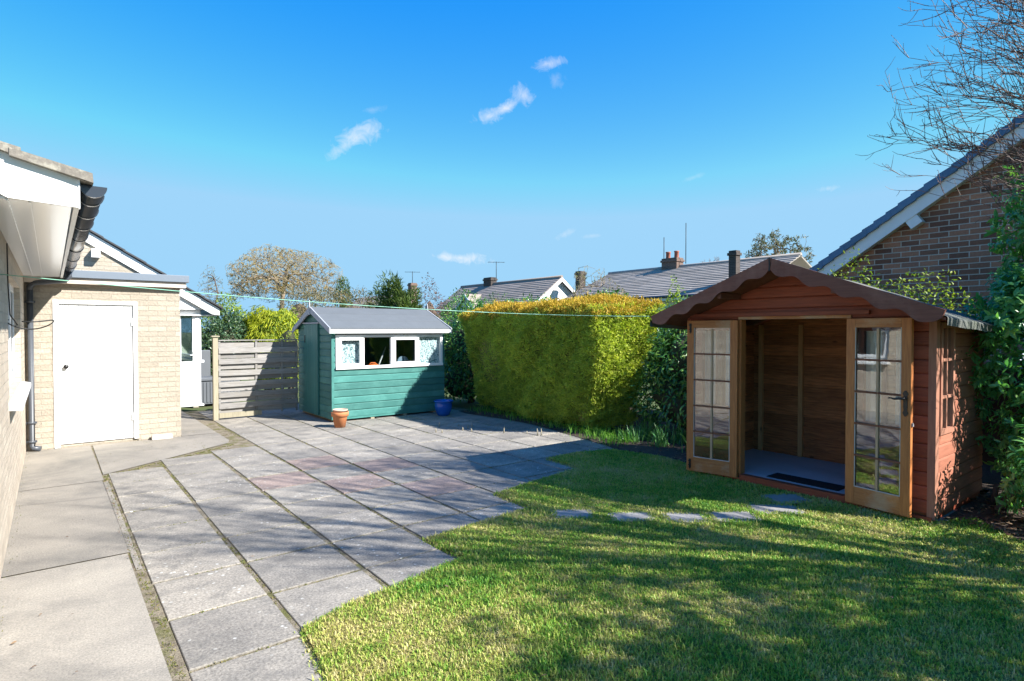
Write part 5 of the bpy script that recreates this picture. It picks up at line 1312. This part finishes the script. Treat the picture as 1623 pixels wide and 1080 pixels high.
# ================================================================== TREES AND SHRUBS BEYOND THE FENCE
def at(px, dist):
    """ground point seen in column px at a given forward distance"""
    u = (px - CX) / F; fx, fy_ = math.sin(YAW), math.cos(YAW)
    return ((fx + math.cos(YAW) * u) * dist, (fy_ - math.sin(YAW) * u) * dist)
def zat(py, dist): return EYE + (HZ - py) / F * dist
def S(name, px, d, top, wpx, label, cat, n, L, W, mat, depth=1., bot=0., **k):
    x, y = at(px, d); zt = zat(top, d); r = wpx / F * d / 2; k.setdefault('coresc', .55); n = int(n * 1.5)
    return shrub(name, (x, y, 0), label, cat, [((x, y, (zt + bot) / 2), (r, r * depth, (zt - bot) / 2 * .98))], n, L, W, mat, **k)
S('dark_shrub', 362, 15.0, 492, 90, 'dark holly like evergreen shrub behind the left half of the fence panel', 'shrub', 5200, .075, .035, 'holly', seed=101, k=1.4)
S('lime_shrub', 362, 18.5, 470, 78, 'light yellow green shrub rising behind the dark evergreen by the porch', 'shrub', 2600, .09, .045, 'lime', seed=103)
S('golden_cypress', 432, 15.2, 476, 96, 'bright yellow weeping conifer behind the right half of the fence panel', 'shrub', 9000, .15, .022, 'chartreuse', seed=107, droop=1.5, k=1.5, coremat='hedgecore', shape=LEAF_RH, jit=.45)
S('yellow_privet', 458, 13.8, 508, 64, 'yellow green privet just above the fence beside the shed', 'shrub', 2000, .05, .028, 'lime', seed=109, k=1.4)
S('brown_shrub', 552, 21, 450, 170, 'broad brownish winter shrub rising behind the green shed roof', 'shrub', 5200, .085, .03, 'brownshrub', seed=113, k=1.3, coremat='bark', shape=LEAF_RH, droop=-.4)
S('brown_shrub', 480, 24, 452, 80, 'smaller brownish shrub left of the shed finial below the willow', 'shrub', 2200, .10, .035, 'brownshrub', seed=117, k=1.3, coremat='bark', shape=LEAF_RH, droop=-.4)
S('pointed_conifer', 545, 27, 441, 26, 'small pointed green conifer tip showing above the brownish shrub', 'conifer', 1800, .13, .035, 'conifer', seed=119, k=.7, shape=LEAF_RH, droop=-.7)
S('feathery_conifer', 636, 19, 440, 66, 'feathery mid green conifer standing behind the right half of the shed roof', 'conifer', 4200, .22, .03, 'conifer', seed=121, k=2.0, shape=LEAF_RH, droop=-1.1)
S('feathery_conifer', 608, 20, 455, 44, 'lower feathery green shrub leaning on the conifer behind the shed', 'conifer', 1500, .18, .03, 'conifer', seed=123, k=2.0, shape=LEAF_RH, droop=-.9)
S('red_shrub', 684, 22, 464, 56, 'dull red leaved shrub between the shed roof and the far roofs', 'shrub', 1800, .09, .03, 'redshrub', seed=127, k=1.6, coremat='bark', shape=LEAF_RH, droop=-.5)
S('green_shrub', 735, 17, 470, 110, 'sunlit green shrub top below the brown far roof', 'shrub', 2600, .09, .035, 'laurel', seed=129, k=1.3)
S('green_shrub', 805, 19, 470, 120, 'sunlit green shrub top in front of the white far gable', 'shrub', 2600, .09, .035, 'laurel', seed=131, k=1.3)
S('ivy_column', 1068, 16, 446, 34, 'slim leafy green shrub against the grey ribbed roof', 'shrub', 420, .10, .045, 'lime', seed=133, k=1.6, core=False)

def tree(name, px, d, h, label, P, seed, twigm, sides=(7, 5, 4, 3, 3), leaf=None, L0=None, r0=.14, dirz=(0, 0, 1), base=None, stop=None, cat='tree', barkm='bark_pale'):
    x, y = at(px, d) if base is None else base
    t = thing(name, (x, y, 0), label, cat); rg = np.random.default_rng(seed); paths = []
    grow(paths, (x, y, -.05), dirz, L0 or h * .5, r0, 0, P, rg)
    tubes([p for p in paths if p[0] <= 1], sides).build('trunk', M[barkm], t)
    fine = [p for p in paths if p[0] > 1]
    if isinstance(twigm, (list, tuple)):
        half = [p for p in fine if p[1][0].x * math.cos(YAW) - p[1][0].y * math.sin(YAW) < x * math.cos(YAW) - y * math.sin(YAW) + .9 + rg.normal() * .8]
        ids = set(id(p) for p in half)
        tubes(half, sides).build('branches', M[twigm[0]], t); tubes([p for p in fine if id(p) not in ids], sides).build('twigs', M[twigm[1]], t)
    else: tubes(fine, sides).build('branches', M[twigm], t)
    if leaf:
        mat, per, L, W = leaf; pos, dr = [], []
        for lvl, pts, rad in fine:
            if lvl < P['lv'] - 1: continue
            for i in range(per):
                f = rg.random() * (len(pts) - 1); j = min(int(f), len(pts) - 2); pos.append(pts[j].lerp(pts[j + 1], f - j)); dr.append(pts[j + 1] - pts[j])
        pos = np.array(pos); dr = unit(np.array(dr)); n = len(pos)
        leaf_obj('foliage', pos, unit(dr * .5 + rng.normal(size=(n, 3)) * .7 + np.array([0, 0, -.25])), sph(n), L * (.6 + .7 * rng.random(n)), W * (.7 + .5 * rng.random(n)), M[mat], t)
    return t
def dome_tree(name, px, d, label, fork, cz, rad, counts, seed, mats, r0, leaf=None, cat='tree', low=-.5, wig=.12, rmin=.010, shell=.35, limbdir=None):
    """trunk up to the forks, then every branch runs to a free point of the crown from the nearest older branch"""
    x, y = at(px, d) if d else px; t = thing(name, (x, y, 0), label, cat); rg = np.random.default_rng(seed)
    tr = [Vector((x + rg.normal() * .04 * i, y + rg.normal() * .04 * i, -.05 + (fork[1] + .05) * i / 6)) for i in range(7)]
    paths = [(0, tr, [r0 * (1 - .45 * i / 6) for i in range(7)])]
    nodes = [(p, r0 * .6) for p in tr if p.z >= fork[0] - .01]; c = np.array((x, y, cz)); R_ = np.array(rad)
    for lvl, n in enumerate(counts, 1):
        dirs = unit(rg.normal(size=(n, 3))); dirs = dirs[dirs[:, 2] > low]; n = len(dirs)
        f = {1: .45 + .35 * rg.random(n), 2: .35 + .6 * rg.random(n)}.get(lvl, (shell + (1 - shell) * rg.random(n) ** .45))
        P = c + dirs * R_ * (f * lump(dirs, seed, .7))[:, None]
        N = np.array([q[0][:] for q in nodes]); rr_ = np.array([q[1] for q in nodes]); fresh = []
        for p in P:
            dd = ((N - p) ** 2).sum(1); dd = dd + 1e3 * (((N - c) / R_) ** 2).sum(1).__gt__((((p - c) / R_) ** 2).sum() + .02); k = int(np.argmin(dd))
            a = Vector(N[k]); e = Vector(p); L = (e - a).length; sg = {1: 7, 2: 6}.get(lvl, 4); w_ = wig * L
            off = Vector(rg.normal(size=3)) * w_; sag = Vector((0, 0, L * .12 if lvl < 3 else L * .05)); ra = max(rr_[k] * {1: .75, 2: .5}.get(lvl, .5), rmin); pts, rd = [], []
            for i in range(sg + 1):
                q = i / sg; pts.append(a.lerp(e, q) + (off + sag) * math.sin(q * math.pi) + (Vector(rg.normal(size=3)) * w_ * .25 if 0 < i < sg else Vector((0, 0, 0)))); rd.append(max(ra * (1 - .6 * q), rmin * .7))
            paths.append((lvl, pts, rd)); fresh += list(zip(pts[1:], rd[1:]))
        nodes += fresh
    top = len(counts)
    tubes([p for p in paths if p[0] <= 1], (8, 6)).build('trunk', M[mats[0]], t)
    tubes([p for p in paths if 1 < p[0] < top], (6, 5, 4, 3, 3)).build('branches', M[mats[1]], t)
    tubes([p for p in paths if p[0] == top], (3,)).build('twigs', M[mats[2]], t)
    if leaf:
        mat, per, L, W = leaf; pos, dr = [], []
        for lvl, pts, _ in paths:
            if lvl < top: continue
            for i in range(per):
                f = (.25 + .75 * rg.random()) * (len(pts) - 1.001); j = int(f); pos.append(pts[j].lerp(pts[j + 1], f - j)); dr.append(pts[j + 1] - pts[j])
        pos = np.array(pos); dr = unit(np.array(dr)); n = len(pos)
        leaf_obj('foliage', pos, unit(dr * .5 + rng.normal(size=(n, 3)) * .7 + np.array([0, 0, -.25])), sph(n), L * (.6 + .7 * rng.random(n)), W * (.7 + .5 * rng.random(n)), M[mat], t)
    return t
dome_tree('bare_spreading_tree', 446, 36, 'wide spreading bare tree with yellow brown twigs behind the fence', (3.4, 4.7), 4.35, (3.1, 3.1, 2.35), (13, 90, 900, 8000), 5, ('bark_pale', 'bark_pale', 'willowtwig'), .20, low=-.45, rmin=.012, shell=.5)
dome_tree('young_birch', 335, 30, 'small slender birch with hazy new leaves just right of the porch roof', (1.2, 4.2), 3.2, (.62, .62, 1.6), (10, 60, 300), 11, ('bark', 'bark', 'willowtwig2'), .05, leaf=('bud', 4, .06, .03), rmin=.007, low=-.9)
dome_tree('budding_tree', 942, 17, 'scraggly small tree with pale buds rising over the middle of the golden hedge', (1.2, 2.4), 2.45, (1.0, 1.0, .95), (9, 45, 170), 17, ('bark_pale', 'bark_pale', 'bark_pale'), .06, leaf=('bud', 6, .05, .022), rmin=.006, wig=.25)
dome_tree('budding_tree', 800, 24, 'low twiggy tree in front of the small blue trimmed cross gable', (1.0, 2.0), 2.1, (1.0, 1.0, .85), (8, 40, 130), 19, ('bark', 'bark', 'bark_pale'), .05, leaf=('bud', 4, .06, .025), rmin=.007, wig=.2)
dome_tree('evergreen_gum_tree', 1228, 31, 'grey green leafy tree showing above the summerhouse roof', (3.0, 5.2), 5.3, (1.75, 1.75, 1.65), (10, 50, 330), 23, ('bark_pale', 'bark_pale', 'bark'), .13, leaf=('eucalyptus', 13, .15, .05), rmin=.010, wig=.2, low=-.9)
PD = dict(lv=4, seg=[6, 5, 4, 3], wob=[.04, .1, .12, .1], trop=[.05, .08, .06, .03], tip=[.2, .3, .4, .5], n=[16, 8, 5], f0=[.3, .2, .2], ang=[.5, .5, .45], lr=[.4, .5, .55], rr=[.4, .5, .5], rmin=.012, short=.4)
for px_i, d_, h_, sd, lb in ((1095, 55, 7.4, 31, 'faint bare tree farthest left of the tall end chimney'), (1120, 60, 9.0, 37, 'tallest faint bare tree beyond the grey ribbed roof'), (1145, 58, 7.4, 41, 'faint bare tree touching the tall end chimney')):
    tree('bare_tree', px_i, d_, h_, lb, PD, sd, 'willowtwig2', (5, 4, 3, 3), L0=h_ * .85, r0=.10)
# bare birch overhanging from the right
t = thing('bare_birch', (8.15, -.35, 0), 'bare birch with long red brown twigs reaching in at the top right', 'tree'); rg = np.random.default_rng(57)
tk_ = [Vector((8.15 + .05 * math.sin(i * 1.3), -.35 + .04 * math.sin(i * .9), -.05 + i * .75)) for i in range(9)]
MB().tube(tk_, [.12 * (1 - .09 * i) for i in range(9)], 10).build('trunk', M['bark_pale'], t)
limbs, twl = [], []
for i in range(112):
    rr_ = .175 + .175 * rg.random() ** 1.7; X_ = 4.95 + 2.1 * rg.random(); zt = (2.75 + 2.6 * rg.random()) if rr_ < .29 else (3.0 + 1.5 * rg.random())  # branch tips fill a region worked out from image pixel columns and rows
    e = Vector((X_, rr_ * X_, zt)); a = tk_[0].lerp(tk_[8], min(.9, max(.25, (zt - .7 - .8 * rg.random()) / 6))); L = (e - a).length
    m1 = a.lerp(e, .4) + Vector((0, 0, L * (.02 + .13 * rg.random()))) + Vector(rg.normal(size=3)) * .12; m2 = a.lerp(e, .75) + Vector((0, 0, L * (-.03 + .12 * rg.random()))) + Vector(rg.normal(size=3)) * .09
    pts = []
    for k in range(13):
        q = k / 12; p = a * (1 - q) ** 3 + m1 * 3 * q * (1 - q) ** 2 + m2 * 3 * q * q * (1 - q) + e * q ** 3; pts.append(p + Vector(rg.normal(size=3)) * .012 * (k > 0))
    r0_ = .008 + .010 * rg.random(); limbs.append((1, pts, [max(r0_ * (1 - q / 12), .0022) for q in range(13)]))
    for k in range(5, 13):
        for _ in range(2 if rg.random() < .6 else 1):
            p = pts[k]; d = (pts[min(k + 1, 12)] - pts[k - 1]).normalized(); sd_ = d.cross(Vector(rg.normal(size=3))).normalized(); Lt = (.16 + .34 * rg.random()) * (1.25 - k / 20)
            nd = (d * .75 + sd_ * .65 + Vector((0, 0, .22))).normalized(); tp = [p]
            for q in range(4): nd = (nd + Vector(rg.normal(size=3)) * .10 + Vector((0, 0, .06))).normalized(); tp.append(tp[-1] + nd * Lt / 4)
            twl.append((2, tp, [.0032, .0029, .0026, .0023, .0019]))
            for q in (1, 2, 3, 4):
                bd = (nd + Vector(rg.normal(size=3)) * .6).normalized(); w_ = .012 if rg.random() < .6 else .07 + .08 * rg.random()
                twl.append((3, [tp[q], tp[q] + bd * w_ * .5, tp[q] + bd * w_ + Vector((0, 0, w_ * .15))], [.0026, .0028 if w_ < .02 else .0022, .0014]))
tubes(limbs, (6, 5)).build('branches', M['twig'], t); tubes(twl, (3, 3, 3, 3)).build('twigs', M['twig'], t)
PV = dict(lv=3, seg=[5, 7, 6], wob=[.03, .05, .06], trop=[.05, .07, .05], tip=[.7, .4, .4], n=[30, 14], f0=[.40, .2], ang=[.60, .36], lr=[.92, .55], rr=[.34, .55], rmin=.011, short=.25)
tree('bare_birch', 0, 0, 6, 'second bare birch standing behind the photographer, its upright twigs shading the patio', PV, 77, 'twig', (8, 6, 4), L0=3.9, r0=.085, base=(6.45, -1.75), barkm='bark_pale')
# evergreens behind the photographer that shade the lawn
PG = dict(lv=4, seg=[6, 6, 5, 4], wob=[.05, .12, .16, .15], trop=[.04, .03, .02, -.03], tip=[.4, .35, .4, .5], n=[12, 8, 5], f0=[.4, .2, .2], ang=[.95, .7, .7], lr=[.5, .55, .6], rr=[.5, .5, .5], rmin=.006, short=.25)
for hx, hy, hz_, hr, hn_, lb in ((4.7, -2.5, 3.1, 1.15, 1250, 'evergreen tree standing on the lawn behind the photographer'), (5.9, -3.3, 3.2, 1.25, 1500, 'broader evergreen tree in the border behind the photographer')):
    shrub('holm_oak', (hx, hy, 0), lb, 'tree', [((hx, hy, hz_), (hr, hr, hr * .9)), ((hx - .5, hy + .3, hz_ - .9), (hr * .7, hr * .7, .7))], hn_, .10, .05, 'shade_leaf', core=False, per=5, seed=int(hx * 10), spread=.15, shell=(.3, 1.1), zmin=-.9, k=1.8)

# ================================================================== SKY, SUN, CAMERA
w = bpy.data.worlds.new('World'); bpy.context.scene.world = w; w.use_nodes = True
nt = w.node_tree; nt.nodes.clear(); b = NT(nt)
sky = b.n('ShaderNodeTexSky', sky_type='NISHITA'); sky.sun_disc = False; sky.sun_elevation = SUN_EL; sky.sun_rotation = SUN_AZ
sky.air_density = 1.0; sky.dust_density = .25; sky.ozone_density = 2.2; sky.altitude = 50
hsv = b.n('ShaderNodeHueSaturation'); hsv.inputs['Saturation'].default_value = 1.66; hsv.inputs['Hue'].default_value = .516; gm = b.n('ShaderNodeGamma'); b.l(sky.outputs[0], gm.inputs[0]); gm.inputs[1].default_value = .80; b.l(gm.outputs[0], hsv.inputs['Color'])
col = b.mix(1., hsv.outputs[0], (.76, 1.45, 2.08), 'DARKEN')
tc = b.n('ShaderNodeTexCoord'); D = tc.outputs['Generated']
def pdir(px, py):
    fh = Vector((math.sin(YAW), math.cos(YAW), 0)); r = Vector((math.cos(YAW), -math.sin(YAW), 0)); up = Vector((0, 0, 1))
    fw = fh * math.cos(PITCH) - up * math.sin(PITCH); dn = -(up * math.cos(PITCH) + fh * math.sin(PITCH))
    return (fw + r * (px - CX) / F + dn * (py - CY) / F).normalized()
n1 = b.noise(D, 52, 8, .66, .9); n2 = b.noise(D, 13, 5, .6)
wob = b.math('ADD', b.math('MULTIPLY', n1, 2.3), b.math('MULTIPLY', n2, 1.0))
cl = None
def dot(v):
    x = b.n('ShaderNodeVectorMath', operation='DOT_PRODUCT'); b.l(D, x.inputs[0]); x.inputs[1].default_value = v; return x.outputs['Value']
#      px   py   half-width half-height tilt strength
for px_, py_, hw, hh_, tilt, st in ((562, 216, 40, 17, 22, 1.), (545, 232, 26, 10, 38, .8), (590, 174, 20, 6, 10, .35), (775, 185, 22, 11, 8, 1.), (800, 172, 36, 9, 30, 1.), (828, 152, 20, 16, -35, .95), (870, 101, 24, 9, 5, .85), (880, 128, 12, 12, 60, .35),
                                  (729, 409, 44, 9, -3, 1.15), (895, 372, 16, 6, 20, .45), (940, 374, 18, 4, 5, .35), (1313, 299, 14, 5, 0, .5), (1098, 282, 14, 4, 15, .3)):
    c = pdir(px_, py_); r_ = c.cross(Vector((0, 0, 1))).normalized(); u_ = r_.cross(c).normalized(); a = R(tilt)
    e1 = r_ * math.cos(a) + u_ * math.sin(a); e2 = -r_ * math.sin(a) + u_ * math.cos(a)
    x = b.math('DIVIDE', dot(e1), hw / F); y = b.math('DIVIDE', dot(e2), hh_ / F)
    q = b.math('SQRT', b.math('ADD', b.math('MULTIPLY', x, x), b.math('MULTIPLY', y, y)))
    v = b.math('ADD', b.math('SUBTRACT', .42, q), b.math('SUBTRACT', wob, 1.05))
    v = b.math('MULTIPLY', b.math('MULTIPLY', v, .55, True), b.math('GREATER_THAN', dot(c), .5)); v = b.math('MULTIPLY', v, st)
    cl = v if cl is None else b.math('MAXIMUM', cl, v)
col = b.mix(b.math('MINIMUM', cl, .92), col, (2.15, 2.18, 2.25))
bg = b.n('ShaderNodeBackground'); b.l(col, bg.inputs[0]); bg.inputs[1].default_value = .116
wo = b.n('ShaderNodeOutputWorld'); b.l(bg.outputs[0], wo.inputs[0])

sd = bpy.data.lights.new('sun', 'SUN'); sd.energy = 3.05; sd.angle = R(.53); sd.color = (1, .965, .91)
so_ = bpy.data.objects.new('sun', sd); C.objects.link(so_)
sv = Vector((math.sin(SUN_AZ) * math.cos(SUN_EL), math.cos(SUN_AZ) * math.cos(SUN_EL), math.sin(SUN_EL)))
so_.rotation_euler = sv.to_track_quat('Z', 'Y').to_euler(); so_.location = (6, -10, 12)

cd = bpy.data.cameras.new('camera'); cam = bpy.data.objects.new('camera', cd); C.objects.link(cam); bpy.context.scene.camera = cam
cd.sensor_width = 36; cd.lens = 36 * F / 1623; cd.clip_end = 2000; cd.clip_start = .05
cam.location = (0, 0, EYE); cam.rotation_euler = (math.pi / 2 - PITCH, 0, -YAW)
s = bpy.context.scene
s.view_settings.view_transform = 'Standard'; s.view_settings.look = 'None'; s.view_settings.gamma = 1; s.view_settings.exposure = 2.0
s.cycles.max_bounces = 8; s.cycles.transparent_max_bounces = 12; s.cycles.caustics_reflective = False; s.cycles.caustics_refractive = False
s.cycles.use_denoising = True
